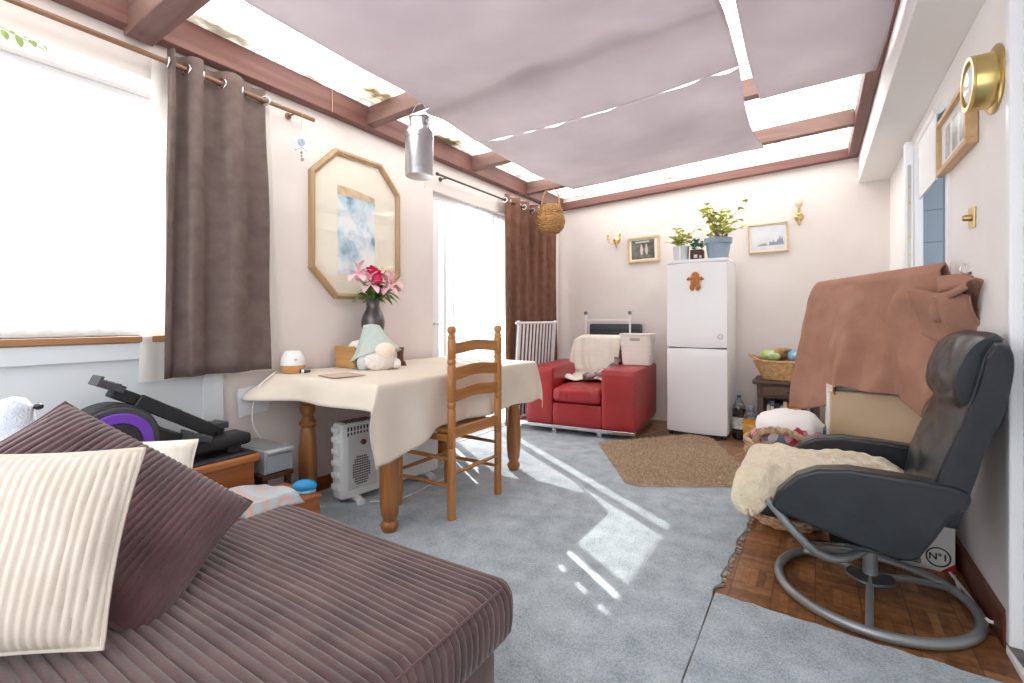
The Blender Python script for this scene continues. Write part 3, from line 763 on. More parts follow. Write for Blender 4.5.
# heater under the table
HW = mat('heater_white', rgb(232,234,236), .35)
ht = thing('convector_heater', 'white electric convector heater standing under the dining table', 'heater', (-2.36, 2.22, 0), -.10)
MB().rbox((-.055,-.37,.05),(.055,.40,.50),.018,.02).build('body', HW, ht, merge=.0005)
sl = MB()
for k in range(9):
    for j in (0,1): sl.box(.0545,.0575,-.335+k*.022,-.325+k*.022,.452-j*.032,.476-j*.032)
for k in range(9):
    sl.box(-.04,.04,-.335+k*.022,-.323+k*.022,.4985,.5012)
sl.build('vent_grille', mat('vent_dark', rgb(60,62,66), .6), ht, smooth=False)
MB().box(.0545,.058,-.33,-.13,.10,.43).build('control_panel', mat('panel_grey', rgb(206,208,210), .4), ht, bevel=.004)
g2 = MB()
for k in range(10):
    for j in range(12):
        if abs(k-4.5)+abs(j-5.5)*.6 < 6.5: g2.box(.0575,.0595,-.30+k*.0125,-.292+k*.0125,.125+j*.0145,.134+j*.0145)
g2.build('fan_grille', BLACK, ht, smooth=False)
MB().lathe([(.017,0),(.017,.012),(.012,.018)],18,(.058,-.23,.375),Matrix.Rotation(pi/2,4,'Y')).build('dial', mat('dial_red', rgb(96,60,54), .4), ht)
for z in (.46,.40,.33,.26,.19,.12):
    MB().rbox((-.05,-.382,z-.018),(.03,-.362,z+.018),.009,.012).build('side_fin', HW, ht, merge=.0005)
for y in (-.27,.30):
    MB().box(-.06,.08,y-.02,y+.02,.03,.055).build('foot', HW, ht, bevel=.006)
    for x in (-.075,.095): MB().prism(circ(.026,20,(y,.026)), .022, at_x(x)).build('wheel', HW, ht, bevel=.004)
cb = MB().tube(spline([(-2.24,1.96,.035),(-2.15,2.12,.02),(-2.16,2.4,.018),(-2.2,2.7,.018),(-2.5,2.9,.02),(-2.66,2.95,.15),(-2.69,2.95,.3)]), .004, 8).build('heater_cable', WHITEP)
tag(cb, 'white flex of the heater lying on the carpet under the table', 'cable')
cb = MB().tube(spline([(-2.44,1.80,.018),(-2.50,1.74,.018),(-2.58,1.66,.02),(-2.66,1.66,.05)]), .004, 8).build('power_cable', WHITEP)
tag(cb, 'white cable curling on the floor left of the heater by the skirting', 'cable')

# ------------------------------------------------------------------ things on the table
def ontab(name, label, cat, x, y, rz=0, dz=.009): return thing(name, label, cat, (x, y, TZ+dz), rz)
df = ontab('aroma_diffuser', 'white dome aroma diffuser with a wooden base on the table', 'diffuser', -2.60, 1.70)
MB().lathe([(.055,0),(.062,.006),(.066,.03),(.0665,.045)], 28).build('base', wood('light_wood', rgb(196,140,84), rgb(222,170,114), 'x', 12, .5), df)
MB().lathe([(.0665,.046),(.066,.07),(.06,.095),(.048,.115),(.046,.122),(.04,.128),(.012,.130),(.0,.130)], 28).build('dome', mat('satin_white', rgb(240,240,238), .4), df)
MB().ell((.0625,-.02,.08),(.004,.012,.004),10,6).build('vent', mat('pale_grey_dot', rgb(190,190,190), .5), df)
bo = ontab('oil_bottle', 'tiny black oil bottle lying beside the aroma diffuser', 'bottle', -2.515, 1.725, .6, .020)
Ry = Matrix.Rotation(pi/2,4,'Y')
MB().lathe([(.009,0),(.0105,.003),(.0105,.035),(.006,.042)],16,(-.03,0,0),Ry).build('body', BLACK, bo)
MB().lathe([(.0108,.010),(.0108,.026)],16,(-.03,0,0),Ry).build('label', WHITEP, bo)
MB().lathe([(.008,.042),(.008,.058)],16,(-.03,0,0),Ry).build('cap', BLACK, bo)
fl_ = MB().tube(spline([(-2.655,1.66,TZ+.015),(-2.63,1.60,TZ+.012),(-2.62,1.50,TZ-.07),(-2.63,1.48,TZ-.25),(-2.64,1.57,.36),(-2.65,1.58,.10)]), .004, 8).build('diffuser_cable', WHITEP)
tag(fl_, 'thin white cable of the diffuser hanging down the end of the table', 'cable')
dl = MB()
def mt2(u,v):
    x = lerp(-.10,.10,u); y = lerp(-.085,.095,v); return (x,y,.004+.0016*abs(sin(pi*x/.022))+.001*nz(x*20,y*20))
o = dl.grid(mt2,60,16).build('woven_mat', mat('striped_mat', rgb(206,186,170), .95, c2=rgb(188,164,148), ns=60, stretch=(6,.3,1), bs=120, bstr=.4), None, solid=.003); o.location = (-2.215,1.735,TZ+.010); o.rotation_euler=(0,0,-.2); tag(o, 'small beige ribbed mat at the near end of the table', 'mat')
# letters under the table end
o = MB()
for k,(dx,tilt) in enumerate(((0,.0),(.012,.08))):
    o.bar((-2.69+dx,1.43,.645+.02*k),(-2.69+dx,1.60,.66+.02*k),.0012,.14)
o = o.build('paper_sheets', mat('white_paper', rgb(238,240,244), .8), smooth=False); tag(o, 'white papers pinned on the wall under the near end of the tablecloth', 'papers')

# crate, fluffy ball, gnome, boot, vase
cr = ontab('wooden_tray_crate', 'small slatted wooden crate at the back of the table behind the gnome', 'crate', -2.57, 2.205)
CRW = wood('crate_wood', rgb(178,132,78), rgb(208,164,108), 'y', 14, .6)
for z in (.03,.105): MB().box(.09,.10,-.16,.16,z-.028,z+.028).build('front_slat', CRW, cr, smooth=False, bevel=.002)
for z in (.03,.105): MB().box(-.10,-.09,-.16,.16,z-.028,z+.028).build('back_slat', CRW, cr, smooth=False, bevel=.002)
for y in (-.156,.156): MB().box(-.09,.09,y-.006,y+.006,.002,.14).build('end_panel', wood('crate_end', rgb(178,132,78), rgb(208,164,108), 'x', 14, .6), cr, smooth=False, bevel=.002)
MB().box(-.09,.09,-.15,.15,.002,.008).build('bottom', CRW, cr, smooth=False)
MB().box(-.10,.10,-.03,.162,.134,.144).build('top_board', CRW, cr, smooth=False)
fb = MB().ell((0,0,0),(.068,.068,.068),28,18,None,lambda d: .06*nz(d.x*7,d.y*7,d.z*7)+.02*nz(d.x*20,d.y*20,d.z*20)).build('fluffy_ball', mat('white_fluff', rgb(246,242,238), 1, bs=90, bstr=.8, bdist=.01)); fb.location = (-2.545,2.132,TZ+.118); tag(fb, 'round white fluffy ball in the wooden crate', 'ornament')
gn = ontab('gnome_doll', 'sitting gnome doll with a pale green felt hat and white beard', 'doll', -2.36, 2.115, -.45)
FELT = cloth('sage_felt', rgb(196,206,200), rgb(184,196,190), transl=.0, ns=30, bs=150)
MB().ell((0,0,.075),(.085,.10,.085),22,14).build('body', mat('grey_body', rgb(196,202,202), .95, bs=100, bstr=.3), gn)
def hat(u, v):
    a = 2*pi*u; t = v
    r = lerp(.15, .045, t**.75) * (1 + .10*sin(a*2+.5)*(1-t) + .04*sin(a*5)*(1-t))
    return (.01 + r*.72*cos(a) - .03*t, r*1.05*sin(a) - .02*t, .085 + .19*t + .035*sin(a+.9)*(1-t)*1.2)
hm = MB().grid(hat, 40, 16, cu=True); 
hm.add([hat(k/40,1.0) for k in range(40)] + [(-.02,-.02,.282)], [(k,(k+1)%40,40) for k in range(40)])
hm.build('hat', FELT, gn, solid=.006, ang=60)
def beard(d): return .10*sin(atan2(d.y,d.x)*14 + 3*d.z) * .35 + .12*nz(d.x*5,d.y*9,d.z*3)
MB().ell((.085,.0,.055),(.05,.10,.062),40,20,None,beard).build('beard', mat('white_beard', rgb(246,240,234), 1, bs=70, bstr=.9, bdist=.01, stretch=(1,3,.4)), gn)
MB().ell((.105,.03,.12),(.05,.062,.05),20,14).build('nose', mat('cream_nose', rgb(240,226,208), .9), gn)
for y in (-.095,): MB().ell((.06,y,.045),(.045,.036,.05),16,10).build('foot', mat('grey_boot_felt', rgb(198,206,208), .95, bs=100, bstr=.3), gn)
MB().ell((.08,.105,.035),(.05,.03,.035),16,10).build('foot', mat('white_foot', rgb(240,236,232), .95), gn)
bt2 = ontab('boot_ornament', 'little brown wooden boot ornament beside the gnome', 'ornament', -2.43, 2.40, -.5)
MB().lathe([(.024,.0),(.022,.03),(.021,.07),(.026,.115),(.024,.12),(.0,.118)],18).ell((.045,0,.016),(.05,.022,.02),16,10).box(-.02,.09,-.018,.018,0,.006).build('boot', mat('brown_boot', rgb(112,68,48), .45), bt2)
vs = ontab('flower_vase', 'dark pewter vase of flowers on the small crate at the back of the table', 'vase', -2.575, 2.40+.0, 0, .012)
vs.location = (-2.59, 2.30, TZ+.009+.1445)
MB().lathe([(.045,0),(.05,.008),(.052,.02),(.066,.07),(.078,.12),(.080,.155),(.070,.195),(.05,.235),(.042,.265),(.046,.29),(.056,.305),(.05,.303),(.036,.265),(.0,.26)],30).build('body', mat('pewter', rgb(92,90,90), .3, .75, c2=rgb(120,116,116), ns=12), vs)
LEAFD = mat('bouquet_leaf', rgb(70,112,44), .5, c2=rgb(104,142,66), ns=20)
def leaf(mb, base, tip, w, bend=.2, seg=6):
    base, tip = V(base), V(tip); d = tip-base; s = d.cross(V((0,0,1)))
    if s.length < 1e-4: s = V((1,0,0))
    s.normalize(); up = s.cross(d).normalized()
    vs = []; fs = []
    for k in range(seg+1):
        t = k/seg; p = base + d*t + up*bend*d.length*sin(pi*t)*.6 ; ww = w*sin(pi*min(1,t*.93+.05))**.8
        vs += [p - s*ww + up*.12*ww, p, p + s*ww + up*.12*ww]
    for k in range(seg):
        a = k*3
        fs += [(a,a+1,a+4,a+3),(a+1,a+2,a+5,a+4)]
    mb.add(vs, fs)
VB = V((-2.59, 2.30, TZ+.009+.1445+.27))
PINKL = mat('lily_pink', rgb(244,182,196), .6, c2=rgb(250,216,222), ns=30); MAG = mat('magenta_bloom', rgb(206,36,96), .6, c2=rgb(228,70,120), ns=25)
BLUSH = mat('blush_bloom', rgb(246,206,204), .7); CRM = mat('cream_floret', rgb(246,238,200), .7); SPK = mat('light_pink', rgb(240,160,186), .6)
STEM = mat('flower_stem', rgb(92,130,60), .6)
def flower(kind, off, label, face):
    off = (off[0]-.0, off[1]*1.15-.025, off[2]); f = thing('cut_flower', label, 'flower', VB, 0, 'flowers in the pewter vase')
    t = V(off)
    MB().tube(spline([(t.x*.08,t.y*.08,-.10),(t.x*.25,t.y*.25,t.z*.4),tuple(t*.98)],5), .0028, 6).build('stem', STEM, f)
    lm = MB()
    for k in range(3):
        q = random.uniform(0,2*pi); b = t*(.30+.18*k); leaf(lm, b, b+V((.075*cos(q),.075*sin(q),.01+.035*random.random())), .014, .25)
    lm.build('leaves', LEAFD, f)
    fm = MB(); face = V(face).normalized(); ax = face.cross(V((0,0,1)))
    ax = ax.normalized() if ax.length > .05 else V((1,0,0)); bx_ = face.cross(ax)
    if kind == 'lily':
        for k in range(6):
            q = 2*pi*k/6; dr = ax*cos(q)+bx_*sin(q)
            leaf(fm, t+dr*.008, t+dr*.088+face*.04, .027, .25)
        m_ = PINKL
    elif kind == 'rose':
        for rr_, n_, hh in ((.016,5,.04),(.032,7,.032),(.046,9,.018)):
            for k in range(n_):
                q = 2*pi*k/n_+rr_*90; dr = ax*cos(q)+bx_*sin(q); tn = face
                leaf(fm, t+dr*rr_*.5-face*.01, t+dr*rr_*1.25+face*hh, .024, .3)
        fm.ell(t, (.036,.036,.034), 14, 10); m_ = MAG
    elif kind == 'blush':
        fm.ell(t, (.040,.040,.037), 16, 12, None, lambda d: .16*nz(d.x*5,d.y*5,d.z*5)); m_ = BLUSH
    elif kind == 'pinkrose':
        fm.ell(t, (.036,.036,.033), 16, 12, None, lambda d: .2*nz(d.x*5,d.y*5,d.z*5)); m_ = SPK
    else:
        for k in range(14): fm.ell(t+V((random.uniform(-.04,.04),random.uniform(-.04,.04),random.uniform(-.03,.035))), (.008,.008,.007), 8, 6)
        m_ = CRM
    fm.build('bloom', m_, f, ang=60)
flower('lily', (.10,.10,.155), 'open pink lily on the right of the bouquet above the vase', (1,-.5,.5))
flower('lily', (.08,-.15,.20), 'pale pink lily highest on the bouquet side nearest the octagonal picture frame edge', (.7,-.8,.4))
flower('lily', (.14,.03,.13), 'pink lily in the middle of the bouquet facing the room', (1,-.6,.2))
flower('rose', (.06,-.03,.21), 'bright magenta bloom at the top of the bouquet', (.8,-.5,.6))
flower('rose', (.12,-.045,.175), 'second magenta bloom just below the highest magenta one', (1,-.6,.3))
flower('lily', (.11,-.08,.135), 'low pink lily at the near side of the bouquet above the gnome hat', (1,-.9,.3))
flower('blush', (.06,.17,.13), 'blush pink round bloom furthest along the wall in the bouquet', (1,0,.3))
flower('pinkrose', (.03,-.10,.185), 'rose pink bloom between the pale lily and the magenta blooms', (1,-.5,.3))
flower('spray', (.03,.10,.245), 'cream sprig of tiny flowers at the top of the bouquet', (1,0,.3))
gl = MB()
for k in range(64):
    q = random.uniform(0,2*pi); r0 = random.uniform(.06,.17); r0 *= (.55 if cos(q) < -.2 else 1); b = V((r0*.35*cos(q), r0*.35*sin(q), random.uniform(.02,.10)))
    leaf(gl, b, b+V((r0*cos(q), r0*sin(q), random.uniform(-.05,.06))), .019, .3)
o = gl.build('bouquet_greenery', LEAFD, None, ang=60); o.location = VB; tag(o, 'green leafy foliage filling the neck of the vase', 'greenery', None, 'stuff')
# ------------------------------------------------------------------ curtains and rods
TAUPE = cloth('taupe_curtain', rgb(128,112,106), rgb(112,96,92), transl=.10, ns=14, bs=120)
CHOC = cloth('chocolate_curtain', rgb(132,96,80), rgb(114,80,66), transl=.10, ns=14, bs=120)
LINING = cloth('ivory_lining', rgb(240,236,230), transl=.35, bs=80)
NET = cloth('white_net', rgb(250,250,250), transl=.6, transp=.38, bs=0)
RODW = wood('rod_wood', rgb(116,82,58), rgb(150,112,84), 'y', 12, .45)
def rod(name, label, y0, y1, z, x, r, m, endr):
    t = thing(name, label, 'curtain rod', (x, (y0+y1)/2, z))
    h = (y1-y0)/2
    MB().tube([(0,-h,0),(0,h,0)], r, 14).build('pole', m, t)
    MB().tube([(0,-h-.02,0),(0,-h,0)], endr, 14).build('finial', m, t)
    MB().tube([(0,h,0),(0,h+.02,0)], endr, 14).build('finial', m, t)
    for y in (-h+.12, h-.10):
        MB().tube([(0,y,0),(-(x-XL)+.001,y,0)], .006, 8).tube([(-(x-XL)+.008,y,0),(-(x-XL)+.001,y,0)], .02, 14).build('bracket', m, t)
    return t
RX = XL+.085
rod('curtain_rod', 'brown wooden curtain rod above the large window', -1.1, 1.84, 2.352, RX, .0125, RODW, .013)
rod('curtain_rod', 'thin dark curtain rod above the patio door', 3.02, 5.22, 2.312, RX, .009, mat('dark_metal_rod', rgb(84,74,70), .4, .6), .014)
def curtain(name, label, y0, y1, z0, z1, nw, amp, m, lining, seed=0, flare=0, rodz=None, warp=1.0):
    t = thing(name, label, 'curtain', (RX, (y0+y1)/2, z0))
    W = y1-y0; Hh = z1-z0
    def pos(u, v, off=0):
        z = v*Hh; top = sm(.5,1,v)
        ph = 2*pi*nw*u**warp
        a = amp*(.75+.35*nz(u*6+seed,v*1.5))*(.85+.3*top)
        y = (u-.5)*W*(1+flare*(1-v)) + .012*sin(ph*2+1.3+v*2)*(1-top*.5) + .01*nz(u*3,v*3,seed)
        x = a*sin(ph+.5*nz(v*2,u*4,seed)*(1-top)) + off
        return (x, y, z)
    MB().grid(lambda u,v: pos(u,v), nw*16, 26).build('drape', m, t, solid=.004, ang=180)
    ph_ = 2*pi*nw
    if lining:
        def lp(u, v):
            x, y, z = pos(u, v, -.012); yy = y*(1+.10) + (-.02 if u < .5 else .02)*(1+.8*(1-v))
            return (-.052+.005*sin(ph_*u*2), (u-.5)*W*1.02*(1+flare*(1-v))+lerp(-.05,.06,u)*(.8+.6*(1-v)), z*.985 - .014)
        MB().grid(lp, nw*12, 18).build('lining', LINING, t, ang=180)
    hz = (rodz if rodz else z1-.06) - z0
    for k in range(nw*2):
        u = (k+.5)/(nw*2)*.98+.01
        # eyelets where the cloth crosses the rod
        ph = 2*pi*nw*u
        best = min((abs(pos(uu/400.,hz/Hh)[0]), uu/400.) for uu in range(int(400*k/(nw*2)), int(400*(k+1)/(nw*2))+1))[1]
        p = pos(best, hz/Hh)
        q = pos(min(1,best+.004), hz/Hh); p0 = pos(max(0,best-.004), hz/Hh)
        d = (V(q)-V(p0)); d.z = 0; d.normalize(); nrm = d.cross(V((0,0,1)))
        mm = frame_mat(V((0,p[1],hz)), d, (0,0,1), nrm)
        r_ = MB(); ring(r_, .030, .018, .010, mm, 24); r_.build('eyelet', CHROME, t, bevel=.003)
    return t
curtain('curtain', 'taupe eyelet curtain with ivory lining beside the large window', 1.065, 1.55, .835, 2.415, 3, .050, TAUPE, True, 1, .10, 2.352, .62)
curtain('curtain', 'chocolate brown eyelet curtain beside the patio door', 4.02, 5.15, .05, 2.375, 6, .040, CHOC, False, 5, .0, 2.312)
def net(name, label, y0, y1, z0, z1, nw, x, amp):
    def fn(u,v): return (x + amp*sin(2*pi*nw*u + .6*nz(u*9,v*2)), lerp(y0,y1,u), lerp(z0,z1,v))
    o = MB().grid(fn, nw*10, 10).build(name, NET, None, ang=180); return tag(o, label, 'curtain')
net('net_curtain', 'white net curtain across the large window', WY0+.01, WY1-.01, WZ0+.012, WZ1-.05, 26, XL-.035, .006)
net('net_curtain', 'white sheer curtain over the patio door', 3.40, 4.25, .04, DZ1-.03, 16, XL-.03, .008)
sp = MB(); 
for k in range(7):
    b = V((0,-.05+.02*k,.0)); leaf(sp, b, b+V((.03*(-1)**k,.02,-.03+.01*(k%3))), .012)
sp.tube([(0,-.1,.03),(0,0,0),(0,.09,-.02)],.002,6)
o = sp.build('plant_sprig', mat('sprig_green', rgb(150,176,92), .6)); o.location = (XL+.06,.545,2.235); tag(o, 'small green sprig hanging below the curtain rod at the photo edge', 'plant')

# hanging star, cords
sg = thing('star_ornament', 'white star ornament hanging from the curtain rod end', 'ornament', (RX+.03, 1.755, 2.175), -.75)
star = []
for k in range(10):
    r = .068 if k % 2 == 0 else .032
    a = pi/2 + k*pi/5; star.append((r*cos(a), r*sin(a)))
MB().prism(star, .012, frame_mat((0,0,0),(0,1,0),(0,0,1),(1,0,0))).build('star', mat('star_white', rgb(214,219,226), .6), sg, bevel=.004)
MB().prism(circ(.021,20), .006, frame_mat((.008,0,0),(0,1,0),(0,0,1),(1,0,0))).build('medallion', mat('star_grey', rgb(120,136,152), .5, c2=rgb(180,192,204), ns=60), sg)
MB().tube([(0,0,.06),(-.01,0,.17)], .0012, 6).tube(spline([(-.015-.013,0,.172),(-.015,0,.191),(-.002,0,.172)],6), .002, 6).build('hanging_string', mat('tan_string', rgb(196,168,130), .8), sg)
MB().tube([(0,0,-.035),(0,0,-.095)], .001, 6).ell((0,0,-.06),(.008,.008,.008),10,8).ell((0,0,-.078),(.006,.006,.006),10,8).ell((.0,.004,-.10),(.009,.010,.012),12,8).build('beads', mat('bead_grey', rgb(160,150,140), .4), sg)
o = MB().tube([(XL+.074,2.0,2.60),(XL+.078,2.0,2.455)], .003, 6).build('dangling_string', mat('tan_cord', rgb(190,160,120), .8)); tag(o, 'short tan cord dangling over the roof beam above the octagonal picture', 'cord')
ch_ = MB().tube([(XL+.045,2.90,2.36),(XL+.045,2.90,2.17)], .0015, 6)
for k in range(6): ch_.ell((XL+.045,2.90,2.19+k*.028),(.006,.006,.009),8,6)
o = ch_.build('shell_chain', mat('shell_white', rgb(226,218,210), .5)); tag(o, 'thin string of small shells hanging on the wall under the milk can', 'ornament')

# ------------------------------------------------------------------ octagonal picture
op = thing('octagonal_picture', 'tall octagonal wooden framed floral picture over the dining table', 'picture', (XL, 2.262, 1.755))
def octa(w, h, c): return [(-w,-h+c),(-w+c,-h),(w-c,-h),(w,-h+c),(w,h-c),(w-c,h),(-w+c,h),(-w,h-c)]
WX = frame_mat((0,0,0),(0,1,0),(0,0,1),(1,0,0))
out_, in_ = octa(.385,.497,.185), octa(.348,.460,.168)
fm = MB(); vs = []; fs = []
for k in range(8):
    for (p, z) in ((out_[k],0),(out_[k],.03),(((out_[k][0]+in_[k][0])/2,(out_[k][1]+in_[k][1])/2),.038),(in_[k],.024),(in_[k],0)): vs.append(WX @ V((p[0],p[1],z)))
for k in range(8):
    l = (k+1)%8
    for a in range(4): fs.append((k*5+a, l*5+a, l*5+a+1, k*5+a+1))
fm.add(vs, fs).build('frame', wood('light_oak', rgb(160,128,92), rgb(190,158,120), 'z', 14, .5), op, smooth=False, bevel=.002)
MB().prism(octa(.35,.462,.169), .006, WX @ Matrix.Translation((0,0,.006))).build('mount', mat('cream_mount', rgb(236,230,214), .8), op, smooth=False)
def printm():
    m, nt, b = nodes('blue_flower_print'); L = nt.links
    tc = N(nt, 'ShaderNodeTexCoord'); n = N(nt, 'ShaderNodeTexNoise'); n.inputs['Scale'].default_value = 6; n.inputs['Detail'].default_value = 4
    L.new(tc.outputs['Object'], n.inputs['Vector'])
    r = ramp(nt, [(.30, rgb(74,128,158)), (.42, rgb(176,206,220)), (.55, rgb(226,236,240)), (.75, rgb(240,242,242))]); L.new(n.outputs['Fac'], r.inputs[0]); L.new(r.outputs[0], b.inputs['Base Color'])
    b.inputs['Roughness'].default_value = .6
    return m
MB().prism([(-.17,-.33),(.15,-.33),(.15,.20),(-.17,.20)], .003, WX @ Matrix.Translation((0,0,.0105))).build('print', printm(), op, smooth=False)
MB().prism([(-.17,.20),(.15,.20),(.15,.235),(-.06,.262),(-.17,.262)], .003, WX @ Matrix.Translation((0,0,.0105))).build('print_header', mat('tan_print', rgb(196,164,122), .7, c2=rgb(222,200,168), ns=20), op, smooth=False)
pf = MB()
for (y,z,r) in ((.02,-.10,.055),(-.05,-.06,.04),(.08,-.05,.04),(.03,.0,.045),(-.02,.07,.035)):
    for k in range(6):
        a = k*pi/3; pf.prism(circ(r*.5,14,(y+r*.55*cos(a),z+r*.55*sin(a))), .001, WX @ Matrix.Translation((0,0,.0125+.0002*k)))
pf.build('printed_flowers', mat('print_white', rgb(238,242,244), .6, c2=rgb(188,212,224), ns=30), op, smooth=False)
MB().prism(octa(.349,.461,.1685), .002, WX @ Matrix.Translation((0,0,.018))).build('glass', glassmat(), op, smooth=False)

# ------------------------------------------------------------------ milk can and basket hanging from the rafters
mc = thing('milk_can', 'aluminium milk can hanging from a rafter', 'can', (-2.145, 2.285, 2.028))
ALU = mat('aluminium', rgb(196,197,200), .32, .9, bs=30, bstr=.05)
MB().lathe([(.0,.0),(.078,.0),(.088,.006),(.09,.02),(.09,.27),(.086,.29),(.066,.315),(.060,.325),(.060,.37),(.068,.374),(.068,.384),(.058,.386),(.056,.34),(.0,.33)], 32).build('body', ALU, mc, ang=50)
for z in (.05,.245): r_ = MB(); ring(r_, .0925,.088,.008, Matrix.Translation((0,0,z))); r_.build('band', ALU, mc)
for s in (-1,1): MB().tube(spline([(s*.06,0,.345),(s*.085,0,.352),(s*.088,0,.33),(s*.075,0,.30)],6), .006, 8).build('side_handle', ALU, mc)
MB().tube(spline([(-.064,0,.37),(-.062,0,.42),(-.03,0,.462),(.0,0,.47),(.03,0,.462),(.062,0,.42),(.064,0,.37)],6), .0035, 8).tube([(0,0,.468),(0,.048,.468)], .004, 8).build('bail_handle', STEEL, mc)
hb = thing('hanging_basket', 'round woven wicker basket hanging from the rafter by the brown curtain', 'basket', (-2.36, 4.50, 2.03))
WICK = wicker('honey_wicker', rgb(148,104,58), rgb(196,152,98)); WICKD = wicker('dark_wicker', rgb(104,72,42), rgb(150,110,66))
def weave(mb, prof, n_st, amp, nlev, c=(0,0,0), sx=1, sy=1):
    """woven wall: horizontal strands bulging over/under n_st stakes"""
    def rad(t):
        t *= len(prof)-1; i = min(int(t), len(prof)-2); f_ = t-i
        return lerp(prof[i][0], prof[i+1][0], f_), lerp(prof[i][1], prof[i+1][1], f_)
    for L_ in range(nlev):
        t = (L_+.5)/nlev; r0, z0 = rad(t); hgt = abs(rad((L_+1)/nlev)[1]-rad(L_/nlev)[1]); 
        r2 = max(.0035, min(.009, hgt*.62, .012))
        m_ = n_st*4; pts = []
        for k in range(m_):
            q = 2*pi*k/m_; rr_ = r0 + amp*sin(q*n_st/2*1.0 + (pi if L_ % 2 else 0))
            pts.append(V((rr_*cos(q)*sx, rr_*sin(q)*sy, z0)) + V(c))
        mb.tube(pts, r2, 6, closed=True)
    for k in range(n_st):
        q = 2*pi*(k+.5)/n_st*1.0
        mb.tube([V((rad(t/8)[0]*cos(q)*sx, rad(t/8)[0]*sin(q)*sy, rad(t/8)[1]))+V(c) for t in range(9)], .003, 5)
    return mb
pb_ = [(.085,.0),(.13,.05),(.148,.12),(.135,.18),(.115,.24),(.10,.27)]
weave(MB(), pb_, 22, .004, 17).lathe([(.086,.004),(.086,.012)],22).build('bowl', WICK, hb, ang=60)
weave(MB(), [(.135,.185),(.120,.225)], 22, .005, 4).build('dark_band', WICKD, hb, ang=60)
MB().tube([(.104*cos(2*pi*k/28),.104*sin(2*pi*k/28),.275) for k in range(28)], .009, 8, closed=True).build('rim', WICK, hb)
MB().tube(spline([(-.10,0,.26),(-.10,0,.36),(-.06,0,.44),(.0,0,.465),(.06,0,.44),(.10,0,.36),(.10,0,.26)],6), .008, 8).build('handle', WICK, hb)

# ------------------------------------------------------------------ fabric sails under the roof
SAIL = cloth('mauve_sail', rgb(211,204,207), rgb(198,190,194), transl=.44, ns=2.5, bs=7, bstr=.5)
pins = [(-.83,2.20),(-1.28,2.24)]
def sail(name, label, X0, X1, Y0, Y1, sagf, nu=60, nv=80, edge=None, grp=None):
    def fn(u, v):
        x = lerp(X0, X1, u); y = lerp(Y0, Y1, v)
        if edge: x, y = edge(u, v, x, y)
        return (x, y, zr(x) + .012 - sagf(u, v, x, y))
    o = MB().grid(fn, nu, nv).build(name, SAIL, None, ang=180, solid=.002)
    return tag(o, label, 'canopy', grp)
def sagA(u, v, x, y):
    # pinned at rafters y=1.05, 2.33 (loosely), seam at 2.9
    a = .13*sin(pi*clamp((y-1.05)/1.22))*(1-.35*abs(2*u-1)**3) if 1.05 < y < 2.27 else (.12*abs(sin(pi*(y-1.05)/1.3)) if y <= 1.05 else 0)
    b = .02
    if y > 2.27: b += .06*sm(2.27,2.9,y)*(.5+.5*sin(pi*u))
    d = min(sqrt((x-p)**2+(y-q)**2) for p, q in pins)
    near = exp(-((y-2.27)/.16)**2)
    b += .030*near*sm(0,.22,d)
    b += .006*nz(x*3, y*3) + .01*nz(x*1.2,y*7)*near
    return a+b+.008
def edgeA(u, v, x, y):
    if y < 2.27:
        s_ = sin(pi*clamp((y-1.05)/1.22)) if y > 1.05 else abs(sin(pi*(y-1.05)/1.3))
        x += (.10*s_+.06)*(1-u)**3
    x += -.02*(1-u)*sm(2.3,2.9,y)
    return x, y
_s1 = sail('sail_canopy', 'large mauve fabric sail sagging under the near roof bays', -2.10, -.352, -.2, 2.905, sagA, 60, 120, edgeA, None)
for px_, py_ in pins:
    MB().ell((px_,py_,zr(px_)-.012),(.007,.007,.006),10,8).build('pin', mat('dark_nail', rgb(70,60,58), .5), _s1)
def sagB(u, v, x, y):
    e = .06*(.5+.5*sin(pi*u))*(1-v)
    return .028 + e + .10*sin(pi*v)*(.55+.45*sin(pi*u)) + .012*max(0,nz(u*13,2.2)+.05)*(1-v)**6 + .006*nz(x*3,y*3)
def edgeB(u, v, x, y):
    return x + .03*sin(pi*v)*(1-2*u), y + .030*max(0,nz(u*13,2.2)+.05)*(1-v)**5 + .05*(1-u)*v
sail('sail_canopy', 'mauve fabric sail laced to the large sail and reaching the last rafter', -2.12, -.352, 2.907, 4.50, sagB, 160, 70, edgeB)
def sagC(u, v, x, y):
    s_ = abs(sin(pi*(y-3.50)/1.22))
    return .03 + .10*s_*(.6+.4*sin(pi*u)) + .006*nz(x*3,y*3,4)
sail('sail_canopy', 'narrow mauve fabric sail nearest the right wall soffit', -.300, .300, -.2, 3.49, sagC, 30, 110)
# ------------------------------------------------------------------ red leather armchair and things on it
RED = mat('red_leather', rgb(166,44,46), .38, c2=rgb(150,36,40), ns=6, bs=70, bstr=.10, spec=.5)
ra = thing('leather_armchair', 'boxy red leather armchair on a chrome base in the far corner', 'armchair', (-1.937, 4.65, 0), radians(5))
